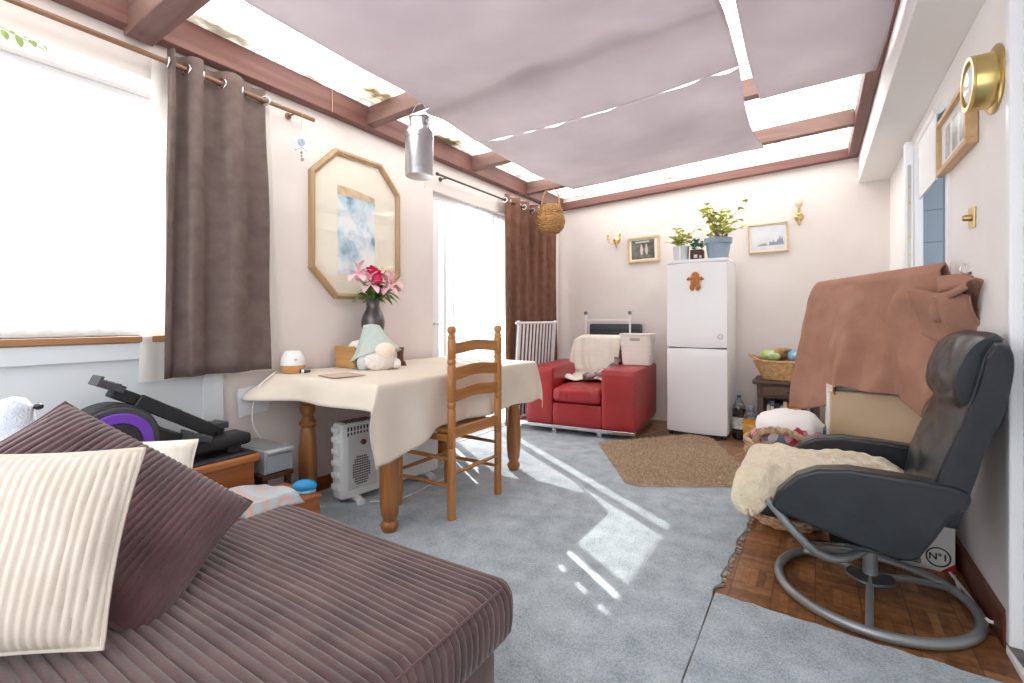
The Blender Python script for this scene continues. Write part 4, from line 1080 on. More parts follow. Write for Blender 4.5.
# local: x right, -y front; width 1.14, depth 1.0
W2, D2 = .545, .50
MB().rbox((-W2,-D2,.10),(-W2+.29,D2,.655),.03,.03).build('armrest', RED, ra, merge=.0005)
MB().rbox((W2-.32,-D2,.10),(W2,D2,.655),.03,.03).build('armrest', RED, ra, merge=.0005)
MB().rbox((-W2+.285,-D2+.01,.10),(W2-.315,D2-.1,.315),.02,.03).build('seat_base', RED, ra, merge=.0005)
def crs(p, n): return (.018*(1-((p.x+.02)/.3)**2)*(1-((p.y+.1)/.45)**2) if n.z > .3 else 0) + .005*sin(p.x*60+6*nz(p.x*6,p.y*4))*sm(-.2,-.5,p.y)*(1 if n.z>-.3 else 0)*.6
MB().rbox((-W2+.292,-D2-.015,.32),(W2-.322,D2-.28,.465),.05,.012,crs).build('seat_cushion', RED, ra, merge=.0005)
def rec(p): p.y += 0; return p
bk = MB().rbox((-W2+.292,D2-.30,.33),(W2-.322,D2-.06,.90),.06,.03)
bk.build('backrest', RED, ra, merge=.0005)
MB().rbox((-W2+.05,D2-.10,.10),(W2-.05,D2,.62),.02,.05).build('back_panel', RED, ra, merge=.0005)
b_ = MB().box(-W2+.01,W2-.01,-D2+.005,-D2+.035,.068,.10).box(-W2+.01,W2-.01,D2-.035,D2-.005,.068,.10).box(-W2+.01,-W2+.04,-D2+.035,D2-.035,.068,.10).box(W2-.04,W2-.01,-D2+.035,D2-.035,.068,.10)
b_.build('base_frame', CHROME, ra, smooth=False, bevel=.003)
for x in (-W2+.30, W2-.34):
    for y in (-D2+.04, D2-.06): MB().box(x-.022,x+.022,y-.02,y+.02,.015,.07).build('leg', CHROME, ra, smooth=False, bevel=.003)
RM = Matrix.Translation(ra.location) @ Matrix.Rotation(radians(5),4,'Z')
def inra(o): o.location = ra.location; o.rotation_euler = (0,0,radians(5)); return o
THROW = cloth('ivory_throw', rgb(240,234,224), rgb(232,224,212), transl=.05, ns=9, bs=70, bstr=.35)
def thr(u, v):
    # v 0 front hem on seat -> up the backrest -> over the top
    x = lerp(-.275,.235,u) + .02*sin(v*9+1) + .01*sin(u*7) - .05*(1-u)*(1-v)**2
    s_ = v*1.18
    if s_ < .26: y = -.10+s_*1.1-.03*sin(u*8)-.05*(1-u)*(1-v*4 if v < .25 else 0); z = .505 + .02*nz(u*5,v*9) + .035*abs(sin(u*9+v*16))*sm(0,.05,s_)
    elif s_ < .34: t = (s_-.26)/.08; y = .186+.0*t - .02*(1-t); z = .505+.05*t+.02*t
    elif s_ < .79: t = (s_-.34)/.45; y = .166 - .012*sin(pi*t) + .01*t ; z = .575+.345*t + 0*u
    else: t = (s_-.79)/.39; y = .176 + .30*t; z = .925 + .03*sin(pi*t) - .06*t*t
    return (x, y - .022*abs(sin(u*8+v*3)) - .012*abs(sin(u*19+v*5)), z - .05*(sm(.16,0,u) if False else max(0,.14-u)/.14)**2*sm(.4,.8,v))
o = inra(MB().grid(thr, 44, 60).build('throw_blanket', THROW, None, ang=180, solid=.006, off=1)); tag(o, 'ivory throw over the back and seat of the red armchair', 'throw')
SCARF = mat('patterned_scarf', rgb(96,78,86), .95, c2=rgb(190,176,172), ns=24, bs=90, bstr=.4, detail=1)
sc_ = MB().tube(spline([(-.06,-.17,.53),(.03,-.13,.555),(.10,-.06,.575),(.15,.0,.60),(.20,.05,.64),(.225,.10,.71)],6), [.02+.022*abs(sin(k*.33+.4)) for k in range(31)], 12)
sc_.add([],[])
o = inra(sc_.build('patterned_scarf', SCARF)); tag(o, 'dark patterned scarf crumpled on the red armchair seat', 'scarf')
lb_ = thing('laundry_basket', 'white perforated plastic laundry basket on the armrest of the red armchair', 'basket', tuple(RM @ V((W2-.125,.14,.658))), radians(5))
LBM = mat('ivory_plastic', rgb(232,226,218), .45)
def lbw(u, v, o=0):
    a = 2*pi*u; pw = .32
    cx_ = math.copysign(abs(cos(a))**pw, cos(a)); cy_ = math.copysign(abs(sin(a))**pw, sin(a))
    k = lerp(.86,1,v); bump = .0025*(1 if int(u*120) % 2 and .10 < v < .80 and int(v*14) % 2 else 0)
    return (cx_*(.158*k-o+bump), cy_*(.125*k-o+bump), .30*v)
MB().grid(lbw, 240, 28, cu=True).build('basket_wall', LBM, lb_, solid=.004, off=-1, ang=30)
MB().tube([V(lbw(k/60,1))*1.02 for k in range(60)], .008, 8, closed=True).build('rim', LBM, lb_)
MB().box(-.05,.05,-.133,-.1255,.245,.272).build('handle_slot', mat('slot_grey', rgb(170,164,158), .6), lb_, bevel=.01)
MB().box(-.13,.13,-.10,.10,0,.006).build('bottom', LBM, lb_)
# folded airer leaning behind the left arm
WM = mat('white_metal', rgb(236,236,238), .35)
ai = thing('folding_airer', 'folded white clothes airer leaning behind the left arm of the red armchair', 'clothes airer', (-2.558, 4.50, 0), radians(90))
AW = .40
for k in range(11):
    x = -AW+.04+k*(2*AW-.08)/10
    MB().bar((x-.03,0,.13),(x+.03,-.03,1.07),.030,.010,(0,1,0)).build('slat', WM, ai, smooth=False, bevel=.002)
MB().tube([(-AW-.02,-.03,1.08),(AW+.05,-.03,1.08)], .013, 12).build('rail', WM, ai)
MB().tube([(-AW-.03,.0,.12),(AW,.0,.12)], .012, 12).build('rail', WM, ai)
for s in (-1,1):
    MB().tube([(AW*s-.03,.0,.0),(AW*s+.03,-.03,1.09)], .013, 12).build('side_tube', WM, ai)
    MB().ell((AW*s+.03,-.03,1.085),(.024,.020,.020),12,8).build('end_cap', WM, ai)
# metal rack and dark case behind the armchair
rk = thing('garment_rack', 'white metal tube rack standing behind the red armchair', 'rack', (-2.005, 5.215, 0))
for s in (-1,1):
    MB().tube([(s*.265,0,0),(s*.265,0,1.17)], .011, 12).build('post', WM, rk)
    MB().lathe([(.016,0),(.02,.01),(.018,.03),(.008,.04)],14,(s*.265,0,1.17)).ell((s*.265,-.006,1.20),(.024,.018,.010),12,8).build('end_cap', mat('smoke_cap', rgb(120,126,134), .3), rk)
for z in (1.105,.5,.12): MB().tube([(-.265,0,z),(.265,0,z)], .009, 10).build('crossbar', WM, rk)
for s in (-1,1): MB().tube([(s*.265,-.06,.012),(s*.265,.045,.012)], .011, 10).build('foot', WM, rk)
sc2 = thing('slate_case', 'slate-black flat case standing behind the red armchair', 'case', (-1.945, 5.315, 0))
MB().rbox((-.31,-.035,0),(.31,.03,1.065),.015,.03).build('shell', mat('slate_black', rgb(62,68,74), .55), sc2, merge=.0005)
MB().box(-.30,.30,-.041,-.035,.985,.998).build('seam', BLACK, sc2)

# ------------------------------------------------------------------ fridge freezer and things on it
FW = mat('fridge_white', rgb(243,244,246), .22, spec=.5)
fr_ = thing('fridge_freezer', 'tall white fridge freezer against the back wall', 'fridge', (-.952, 5.055, 0))
MB().box(-.272,.272,-.225,.27,.04,1.665).build('body', mat('fridge_side', rgb(232,231,230), .35), fr_, bevel=.006)
MB().rbox((-.274,-.285,1.655),(.274,.27,1.69),.008,.03).build('top_panel', FW, fr_, merge=.0005)
def bow(p, n): return .010*(1-(p.x/.28)**2) if n.y < -.5 else 0
MB().rbox((-.274,-.285,.852),(.274,-.23,1.652),.014,(.012,.02,.04),bow).build('door', FW, fr_, merge=.0005)
MB().rbox((-.274,-.285,.04),(.274,-.23,.838),.014,(.012,.02,.04),bow).build('door', FW, fr_, merge=.0005)
MB().box(-.262,.262,-.235,-.225,.838,.852).build('door_gap', mat('gap_grey', rgb(120,120,122), .7), fr_, smooth=False)
MB().prism(circ(.026,28), .003, frame_mat((.215,-.2905,.955),(1,0,0),(0,0,1),(0,-1,0))).build('badge', mat('badge_silver', rgb(214,216,220), .3, .3), fr_)
rb_ = MB(); ring(rb_, .024,.019,.002, frame_mat((.215,-.2925,.955),(1,0,0),(0,0,1),(0,-1,0))); rb_.build('badge_ring', mat('badge_grey', rgb(150,152,156), .4), fr_)
for x in (-.24,.24):
    for y in (-.24,.22): MB().lathe([(.018,0),(.02,.03),(.012,.045)],12,(x,y,0)).build('foot', BLACK, fr_)
gg = thing('gingerbread_magnet', 'gingerbread man magnet on the upper fridge door', 'magnet', (-.955, 4.758, 1.475))
GB = mat('gingerbread', rgb(186,112,50), .7, c2=rgb(206,134,66), ns=40)
FX = frame_mat((0,0,0),(1,0,0),(0,0,1),(0,-1,0))
m_ = MB().ell((0,-.012,.045),(.032,.011,.032),20,12).ell((0,-.012,-.005),(.034,.012,.036),20,12)
for s in (-1,1):
    m_.ell((s*.042,-.012,.022),(.026,.011,.013),16,10,Matrix.Rotation(s*.25,4,'Y')).ell((s*.024,-.012,-.05),(.018,.011,.028),16,10,Matrix.Rotation(s*.25,4,'Y'))
m_.xf(Matrix.Scale(1.18,4)).build('body', GB, gg)
ic = MB()
for p in ((-.011,.054),(.011,.054)): ic.ell((p[0],-.0235,p[1]),(.004,.003,.004),8,6)
for p in ((0,.012),(0,-.008)): ic.ell((p[0],-.025,p[1]),(.004,.003,.004),8,6)
for s in (-1,1): ic.tube([(s*.05,-.0235,.012),(s*.05,-.0235,.036)],.003,6).tube([(s*.012,-.0225,-.060),(s*.036,-.0225,-.054)],.003,6)
ic.xf(Matrix.Scale(1.18,4)).build('icing', mat('icing_dark', rgb(112,60,36), .6), gg)

def pot(name, label, x, y, r0, r1, h, m, rim):
    p = thing(name, label, 'plant pot', (x+.033, y-.03, 1.692))
    prof = [(r0,0),(lerp(r0,r1,.74),h*.74)] + ([(r1*1.04,h*.745),(r1*1.07,h)] if rim else [(r1,h)]) + [(r1*.96,h),(r1*.90,h*.85),(0,h*.84)]
    MB().lathe(prof, 36).build('pot', m, p, ang=30)
    MB().lathe([(r1*.89,h*.85),(0,h*.87)],24).build('soil', mat('soil', rgb(60,46,38), .95), p)
    return p
BLUEP = mat('blue_grey_pot', rgb(140,160,176), .55, c2=rgb(150,170,184), ns=10)
bp_ = pot('plant_pot', 'large blue-grey rimmed plant pot on top of the fridge', -.815, 4.955, .088, .118, .195, BLUEP, True)
gp_ = pot('plant_pot', 'pale grey plant pot at the left end of the fridge top', -1.155, 4.95, .068, .078, .145, mat('pale_grey_pot', rgb(205,210,216), .45), False)
MB().box(-.002,.012,-.083,-.074,.0,.14).build('stripe', WHITEP, gp_)
LY = mat('yellow_green_leaf', rgb(226,224,72), .5, c2=rgb(196,206,84), ns=30); LG = mat('olive_leaf', rgb(140,160,90), .5, c2=rgb(176,184,110), ns=30)
def shrub(parent, n, spread, hmin, hmax, h0, seed, lw):
    rr = random.Random(seed); st = MB(); lv = MB(); lv2 = MB()
    for k in range(n):
        q = rr.uniform(0,2*pi); hh = rr.uniform(hmin,hmax); sp_ = rr.uniform(.25,1)*spread
        tip = V((sp_*cos(q), sp_*.75*sin(q), h0+hh))
        pts = spline([(rr.uniform(-.03,.03),rr.uniform(-.03,.03),h0-.02), V((tip.x*.35,tip.y*.35,h0+hh*.55)), tip],5)
        st.tube(pts, .0022, 5)
        for j in (4,6,8,10):
            b = pts[min(j,len(pts)-1)]
            for c_ in range(2):
                a = rr.uniform(0,2*pi); l_ = rr.uniform(.6,1.2)*lw
                leaf(lv if rr.random() < .78 else lv2, b, b+V((l_*cos(a),l_*sin(a),rr.uniform(-.4,.3)*l_)), l_*.55, .3, 5)
    st.build('stems', mat('tan_stem', rgb(150,128,84), .7), parent); lv.build('yellow_leaves', LY, parent, ang=60); lv2.build('green_leaves', LG, parent, ang=60)
shrub(bp_, 20, .27, .06, .36, .17, 3, .058)
shrub(gp_, 9, .16, .05, .17, .13, 8, .055)
bx_ = thing('planter_box', 'small dark red box planter with a green plant between the pots on the fridge', 'planter', (-.972, 4.93, 1.692))
MB().box(-.056,.056,-.06,.06,0,.10).build('box', mat('dark_red_box', rgb(92,52,52), .6, c2=rgb(60,44,44), ns=30), bx_, bevel=.004)
MB().box(-.02,.012,-.062,-.06,.02,.05).box(.03,.05,-.062,-.06,.015,.04).build('label', mat('label_cream', rgb(220,206,196), .7), bx_, smooth=False)
lv = MB(); rr = random.Random(12)
for k in range(46):
    b = V((rr.uniform(-.05,.05),rr.uniform(-.05,.05),.10+rr.uniform(-.005,.10))); a = rr.uniform(0,2*pi)
    leaf(lv, b, b+V((.04*cos(a),.045*sin(a),rr.uniform(-.01,.04))), .017, .3, 5)
lv.build('leaves', mat('deep_green_leaf', rgb(44,104,70), .5, c2=rgb(84,140,100), ns=30), bx_, ang=60)

# ------------------------------------------------------------------ back wall pictures and sconces
BK = frame_mat((0,0,0),(1,0,0),(0,0,1),(0,-1,0))
def pic(name, label, x, z, w, h, fw, tilt, art):
    p = thing(name, label, 'picture', (x, YB, z)); R_ = Matrix.Rotation(tilt,4,'Y')
    fm = MB()
    for (a,b,c,d) in ((-w,w,h-fw,h),(-w,w,-h,-h+fw),(-w,-w+fw,-h+fw,h-fw),(w-fw,w,-h+fw,h-fw)): fm.box(a,b,-.026,-.002,c,d)
    fm.xf(R_).build('frame', wood('pale_pine_frame', rgb(206,170,126), rgb(228,198,158), 'x', 12, .5), p, smooth=False, bevel=.003)
    MB().box(-w+fw,w-fw,-.012,-.008,-h+fw,h-fw).xf(R_).build('mount', mat('ivory_mount', rgb(244,240,232), .8), p, smooth=False)
    art(p, w-fw, h-fw, R_)
    MB().box(-w+fw,w-fw,-.0185,-.0175,-h+fw,h-fw).xf(R_).build('glass', glassmat(), p, smooth=False)
    return p
def art1(p, w, h, R_):
    MB().box(-w*.86,w*.78,-.0145,-.012,-h*.86,h*.86).xf(R_).build('photo_print', mat('dark_photo', rgb(58,66,52), .6, c2=rgb(120,118,104), ns=22), p, smooth=False)
    m_ = MB()
    for x in (-.02,.035): m_.ell((x,-.015,-.01),(.016,.001,.055),12,8).ell((x,-.015,.045),(.010,.001,.012),10,6)
    m_.xf(R_).build('photo_people', mat('photo_pale', rgb(214,196,190), .7), p)
    MB().box(-.09,.07,-.0152,-.0145,.075,.095).xf(R_).build('photo_light', mat('photo_light', rgb(196,200,190), .7), p)
def art2(p, w, h, R_):
    MB().box(-w*.92,w*.92,-.0145,-.012,-h*.9,h*.9).xf(R_).build('landscape_print', mat('pale_landscape', rgb(238,240,242), .6, c2=rgb(212,218,224), ns=7), p, smooth=False)
    m_ = MB()
    rr = random.Random(4)
    for k in range(9):
        x = .02+k*.013; hh = rr.uniform(.03,.10); m_.prism([(x-.014,-.075),(x+.014,-.075),(x,-.075+hh)], .001, frame_mat((0,-.0152-.0001*k,0),(1,0,0),(0,0,1),(0,-1,0)))
    m_.prism([(-.10,-.075),(.0,-.075),(-.02,-.05),(-.07,-.06)], .001, frame_mat((0,-.0151,0),(1,0,0),(0,0,1),(0,-1,0)))
    m_.xf(R_).build('printed_trees', mat('print_blue_grey', rgb(150,160,172), .7), p, smooth=False)
pic('framed_picture', 'pale wood framed dark photograph of people, hung crookedly left of the fridge', -1.636, 1.905, .18, .145, .022, -.03, art1)
pic('framed_picture', 'pale wood framed faint landscape on the back wall beside the sconce with a bulb', -.395, 1.922, .175, .145, .014, -.025, art2)
def sconce(label, x, z, kind):
    s_ = thing('wall_sconce', label, 'wall lamp', (x, YB, z))
    MB().lathe([(.0,0),(.035,0),(.04,.006),(.03,.012),(.014,.018),(.0,.02)],24,(0,0,0),Matrix.Rotation(pi/2,4,'X')).ell((0,-.008,-.05),(.012,.008,.03),12,8).build('back_plate', BRASS, s_)
    if kind == 0:
        for sg in (-1,1):
            MB().tube(spline([(0,-.015,0),(sg*.03,-.05,-.035),(sg*.065,-.08,-.02),(sg*.07,-.085,.01)],6), .0055, 8).build('arm', BRASS, s_)
            MB().lathe([(.012,0),(.024,.006),(.022,.012),(.011,.016),(.011,.055)],16,(sg*.07,-.085,.01)).build('candle_cup', BRASS, s_)
            MB().lathe([(.010,0),(.010,.035),(.004,.045)],14,(sg*.07,-.085,.065)).build('candle_tube', mat('ivory_candle', rgb(244,238,224), .6), s_)
    else:
        MB().tube(spline([(0,-.015,-.01),(0,-.05,-.05),(0,-.085,-.03),(0,-.085,.0)],6), .0065, 8).build('arm', BRASS, s_)
        MB().lathe([(.014,0),(.034,.008),(.03,.016),(.014,.022),(.014,.07)],18,(0,-.085,0)).build('candle_cup', BRASS, s_)
        MB().lathe([(.012,0),(.03,.025),(.036,.05),(.028,.08),(.0,.094)],20,(0,-.085,.07)).build('bulb', mat('frosted_bulb', rgb(222,206,184), .3), s_)
sconce('brass twin-arm candle sconce left of the dark framed photograph', -1.955, 2.03, 0)
sconce('brass single sconce with a frosted bulb on the back wall', -.13, 2.10, 1)

# ------------------------------------------------------------------ side table, basket, bottles
DW = wood('dark_carved_wood', rgb(66,48,40), rgb(104,80,66), 'x', 14, .5); DWZ = wood('dark_carved_wood_z', rgb(66,48,40), rgb(104,80,66), 'z', 14, .5)
sd_ = thing('side_table', 'dark rustic wooden side table with drawer and book shelf by the back wall', 'side table', (-.20, 5.13, 0))
MB().box(-.29,.27,-.22,.21,.525,.56).build('tabletop', DW, sd_, bevel=.008)
MB().box(-.25,.235,-.195,.19,.40,.525).build('drawer_case', DW, sd_, smooth=False, bevel=.004)
dr = MB().box(-.205,.195,-.205,-.195,.425,.508).build('drawer', wood('drawer_wood', rgb(80,58,46), rgb(120,94,76), 'x', 14, .5), sd_, smooth=False, bevel=.004)
MB().lathe([(.006,0),(.006,.012),(.013,.018),(.011,.026),(0,.028)],14,(0,-.205,.467),Matrix.Rotation(pi/2,4,'X')).build('knob', mat('dark_knob', rgb(50,38,32), .4), dr)
for x in (-.225,.21):
    for y in (-.17,.165): MB().box(x-.025,x+.025,y-.025,y+.025,0,.40).build('leg', DWZ, sd_, smooth=False, bevel=.004)
MB().box(-.20,.185,-.17,.165,.14,.16).build('shelf', DW, sd_, smooth=False)
MB().box(-.20,.185,.15,.16,.16,.40).build('back_panel', DW, sd_, smooth=False)
BC = [('white',(226,224,220)),('slate blue',(92,108,132)),('black',(44,42,44)),('pale blue',(176,190,204)),('cream',(230,216,186)),('orange',(220,130,50)),('yellow',(226,184,70)),('amber',(212,150,66)),('brown',(120,84,62)),('mint',(176,200,186))]
x = -.375
for k, (nm, c) in enumerate(BC):
    wd = .024+.008*((k*7) % 3); hh = .17+.02*((k*5) % 3)
    bk_ = thing('book', '%s-spined book on the shelf of the dark side table' % nm, 'book', (x+wd/2, 5.06, .1605), 0, 'books in the side table')
    MB().box(-wd/2,wd/2,-.065,.065,0,hh).build('cover', mat('book_'+nm.replace(' ','_'), rgb(*c), .6), bk_, smooth=False, bevel=.002)
    MB().box(-wd/2+.003,wd/2-.003,-.0665,-.0652,hh*.55,hh*.75).build('spine_label', mat('spine_label', rgb(236,230,216), .7), bk_, smooth=False)
    x += wd+.003
wb = thing('bread_basket', 'oval honey wicker basket of snack packets on the dark side table', 'basket', (-.235, 5.10, .562))
OW = wicker('straw_wicker', rgb(182,138,88), rgb(222,184,134))
ovp = [(.175,.0),(.205,.06),(.235,.12),(.262,.165)]
weave(MB(), ovp, 36, .004, 14, (0,0,0), 1, .62).build('basket_wall', OW, wb, ang=60)
MB().tube([(.268*cos(a)*1.0+ (.03*max(0,-cos(a))**6*-1), .268*sin(a)*.62, .17+.05*abs(cos(a))**5) for a in [2*pi*k/48 for k in range(48)]], .011, 8, closed=True).build('rim', OW, wb)
MB().lathe([(.17,.004),(.17,.012)],30,(0,0,0),None,1,.62).build('bottom', OW, wb)
def packet(label, x, y, z, s_, rot, c, c2):
    def fn(d): return .12*nz(d.x*3+x*9,d.y*3,d.z*3)
    p = thing('snack_packet', label, 'packet', (-.235+x, 5.10+y, .612+z), rot, 'snack packets in the wicker basket')
    MB().ell((0,0,0),(s_,s_*.6,s_*.62),20,12,Matrix.Rotation(.4,4,'X'),fn,.8).build('packet', mat('foil_%d_%d_%d' % c, rgb(*c), .3, .1, c2=rgb(*c2), ns=14, detail=1), p)
    MB().ell((0,-s_*.45,s_*.2),(s_*.4,s_*.2,s_*.25),14,8).build('print', mat('print_%d_%d_%d' % c2, rgb(*c2), .4), p)
packet('lime green snack packet at the near end of the wicker basket', -.13, -.03, .175, .075, .3, (160,190,70), (226,232,190))
packet('white and lime packet low at the front of the wicker basket', -.085, -.10, .165, .055, -.2, (232,236,230), (150,190,90))
packet('yellow and black snack packet in the middle of the wicker basket', -.01, -.04, .185, .085, .5, (196,150,40), (60,46,70))
packet('bright blue packet at the front of the wicker basket', .10, -.07, .170, .085, -.3, (60,164,206), (186,220,232))
packet('purple packet half under the brown blanket in the wicker basket', .17, -.0, .19, .075, .4, (104,70,140), (190,180,210))
packet('pale brown packet at the back of the wicker basket', -.05, .08, .165, .08, 1.0, (196,168,140), (150,110,90))
def bottle(label, x, y, h, r, liq, lab, capc, cat='bottle', fill=.72):
    b = thing('drink_bottle', label, cat, (x, y, 0), random.uniform(0,1))
    pr = [(r*.72,0),(r*.95,.012*h/.4),(r,.05*h/.4),(r,.22*h/.4),(r*.94,.24*h/.4),(r,.26*h/.4),(r*.86,.305*h/.4),(r*.5,.35*h/.4),(r*.27,.372*h/.4),(r*.27,.385*h/.4)]
    low = [(a, z) for a, z in pr if z <= fill*h] ; up = [(a*1.002, z) for a, z in pr if z >= fill*h]
    i = len(low); a0, z0 = low[-1]; a1, z1 = pr[i]; t = (fill*h-z0)/(z1-z0); cut = (lerp(a0,a1,t), fill*h)
    MB().lathe(low+[cut], 24).build('liquid', liq, b)
    MB().lathe([cut]+up, 24).build('neck', mat('clear_plastic', rgb(226,230,234), .08, trans=.85), b)
    MB().lathe([(r*1.012,.10*h/.4),(r*1.012,.205*h/.4)],24).build('label', lab, b)
    MB().lathe([(r*.33,.382*h/.4),(r*.33,h),(r*.28,h+.002)],16).build('cap', capc, b)
bottle('tall cola bottle with blue cap and white label beside the fridge', -.60, 4.93, .405, .060, mat('cola', rgb(34,20,20), .12, coat=.5), mat('label_white', rgb(226,224,222), .5, c2=rgb(150,170,150), ns=30, detail=1), mat('cap_blue', rgb(40,60,120), .4))
bottle('orange squash bottle with blue cap standing in front of the cola bottle', -.505, 4.915, .31, .064, mat('orange_squash', rgb(228,150,20), .12, coat=.5), mat('label_orange', rgb(236,206,130), .5, c2=rgb(232,160,60), ns=30, detail=1), mat('cap_light_blue', rgb(110,160,210), .4), fill=.66)

# ------------------------------------------------------------------ shaggy rug
RUGM = mat('tan_shag', rgb(214,194,170), 1, c2=rgb(164,140,116), ns=7, spec=.05, detail=6)
RUGT = mat('tan_tuft', rgb(212,192,168), 1, c2=rgb(164,140,114), ns=60, spec=.05)
rc = [V((-1.60,3.97)), V((-1.08,3.14)), V((-.98,3.12)), V((-.36,3.50)), V((-.36,3.72)), V((-.80,4.66)), V((-1.0,4.72))]
rg = thing('shaggy_rug', 'tan shaggy rug on the floor in front of the fridge', 'rug', (-.98, 3.9, .0145))
O2 = V((-.98,3.9))
MB().prism([tuple(p-O2) for p in rc], .012, Matrix.Translation((0,0,.006))).build('backing', RUGM, rg, smooth=False)
def inside(p, poly):
    c = False; n = len(poly); j = n-1
    for i in range(n):
        a, b = poly[i], poly[j]
        if (a.y > p.y) != (b.y > p.y) and p.x < (b.x-a.x)*(p.y-a.y)/(b.y-a.y)+a.x: c = not c
        j = i
    return c
tf = MB(); rr = random.Random(2); cnt = 0
while cnt < 9000:
    p = V((rr.uniform(-1.62,-.34), rr.uniform(3.10,4.74)))
    if not inside(p, rc): continue
    cnt += 1
    a = rr.uniform(0,2*pi); ln = rr.uniform(.012,.028); h_ = rr.uniform(.012,.026); w_ = rr.uniform(.004,.0075)
    x0, y0 = p.x-O2.x, p.y-O2.y; dx, dy = cos(a), sin(a)
    tf.add([(x0-dy*w_,y0+dx*w_,.008),(x0+dy*w_,y0-dx*w_,.008),(x0-dx*w_,y0-dy*w_,.008),(x0+dx*ln*.6,y0+dy*ln*.6,.010+h_),(x0+dx*ln,y0+dy*ln,.008+h_*.7)], [(0,1,3),(1,2,3),(2,0,3),(0,1,4),(1,3,4),(3,0,4)])
o = tf.build('pile', RUGT, rg, smooth=False); o['kind'] = 'stuff'
_pipe = []
# ------------------------------------------------------------------ black leather recliner
LEA = mat('black_leather', rgb(36,40,46), .32, c2=rgb(26,29,34), ns=10, bs=30, bstr=.30, bdist=.004, spec=.5)
GREYT = mat('silver_grey_tube', rgb(150,154,156), .35, .55)
rc_ = thing('recliner_chair', 'black leather recliner on a grey steel ring base by the right wall', 'armchair', (.19, 2.43, 0))
OX, OY = .19, 2.43
def L3(x, y, z): return (x-OX, y-OY, z)
MB().tube([(.325*cos(2*pi*k/64), .335*sin(2*pi*k/64), .021) for k in range(64)], .0185, 14, closed=True).build('base_ring', GREYT, rc_)
sp = MB()
for a in (-95, 31, 137):
    q = radians(a); sp.tube([(.02*cos(q),.02*sin(q),.075),(.16*cos(q),.16*sin(q),.062),(.32*cos(q),.33*sin(q),.024)], .013, 10)
sp.build('base_spokes', GREYT, rc_)
MB().lathe([(.0,.062),(.082,.066),(.085,.072),(.08,.080),(.035,.086),(.0,.088)], 32).build('swivel_disc', mat('dark_steel', rgb(84,86,88), .4, .6), rc_)
MB().lathe([(.026,.08),(.026,.20),(.032,.202),(.032,.225)], 20).build('column', GREYT, rc_)
br_ = MB()
for y in (2.17, 2.62):
    br_.tube(spline([L3(-.16,y,.40), L3(-.06,y,.285), L3(.02,y+(2.4-y)*.2,.205), L3(.10,y+(2.4-y)*.5,.185), L3(.19,y+(2.43-y)*.9,.205)],6), .017, 12)
br_.build('swing_bracket', GREYT, rc_)
MB().box(-.14,.14,-.14,.14,.222,.24).build('seat_plate', mat('dark_steel2', rgb(70,72,74), .5, .5), rc_, bevel=.004)
def armpoly(dx, dz):
    pts = [(-.145,.391),(-.128,.445),(-.061,.522),(.006,.557),(.104,.574),(.262,.570),(.395,.562),(.428,.548),(.436,.525),(.425,.494),(.385,.462),(.345,.378),(.303,.302),(.28,.285),(.245,.279),(.126,.306),(-.048,.351),(-.12,.372)]
    return [(x+dx-OX, z+dz) for x, z in pts]
def arm(y, w, name, m=LEA):
    return MB().prism(armpoly(0,0), w, frame_mat((0,y-OY,0),(1,0,0),(0,0,1),(0,-1,0)))
for y in (2.165, 2.735):
    a = arm(y, .085, 'armrest').build('armrest', LEA, rc_, bevel=.028, seg=4)
    # rolled top edge with a piping line
    P_ = [L3(x,0,z) for x, z in [(-.132,.43),(-.061,.519),(.006,.553),(.104,.570),(.262,.566),(.395,.558),(.425,.535)]]
    for s in (-1,1):
        MB().tube(spline([(x, y-OY+s*.040, z-.022) for x, _, z in P_],6), .0032, 6).build('piping', mat('black_piping', rgb(28,30,34), .5), a)
def sdis(p, n): return .012*(1-((p.y)/.26)**2) if n.z > .3 else 0
MB().rbox(L3(-.238,2.215,.30), L3(.33,2.685,.43), .05, .025, sdis).build('seat', LEA, rc_, merge=.0005)
# backrest: swept profile, pillowed across the width
def back(pf, pb, y0, y1, name, puff, nv=40, parent=rc_, m=LEA, wr=.004):
    F = spline(pf,8); B = spline(pb,8); prof = F + list(reversed(B)); n_ = len(prof)
    ctr = sum(prof, V((0,0,0)))/n_
    mb = MB()
    def fn(u, v):
        p = prof[int(round(u*n_)) % n_]; t = 2*v-1
        k = (1-abs(t)**6)**.5 if abs(t) < 1 else 0
        s_ = .35+.65*k
        fr_ = int(round(u*n_)) % n_ < len(F)
        q = ctr + (p-ctr)*(1-(1-s_)*.16)
        d = (p-ctr).normalized()
        bulge = puff*(1-t*t)*(1 if fr_ else .3)
        w_ = wr*sin(p.z*70+4*nz(p.z*6,t*2))*(1-abs(t)**3)*(1 if fr_ else 0)
        q = q + V((-1,0,.1))*(bulge if fr_ else -bulge) + V((-1,0,.2))*w_
        return (q.x-OX, lerp(y0,y1,v)-OY, q.z)
    mb.grid(fn, n_, nv, cu=True)
    b0 = len(mb.v)
    for v in (0,1):
        st = len(mb.v); mb.v += [V(fn(k/n_, v)) for k in range(n_)]
        mb.f.append(tuple(range(st, st+n_)) if v else tuple(reversed(range(st, st+n_))))
    global _pipe
    _pipe = [V(fn(k/n_, .035)) for k in range(2, len(F)-1)] if name == 'backrest' else _pipe
    return mb.build(name, m, parent, ang=60, merge=.0002)
bkr = back([(.318,0,.40),(.345,0,.56),(.388,0,.69),(.425,0,.80),(.452,0,.90),(.474,0,1.0),(.50,0,1.052)],
     [(.40,0,.40),(.445,0,.58),(.472,0,.69),(.512,0,.80),(.536,0,.92),(.542,0,1.0),(.532,0,1.045)], 2.135, 2.705, 'backrest', .012)
MB().tube(_pipe, .0042, 6).build('piping', mat('black_piping', rgb(28,30,34), .5), bkr)
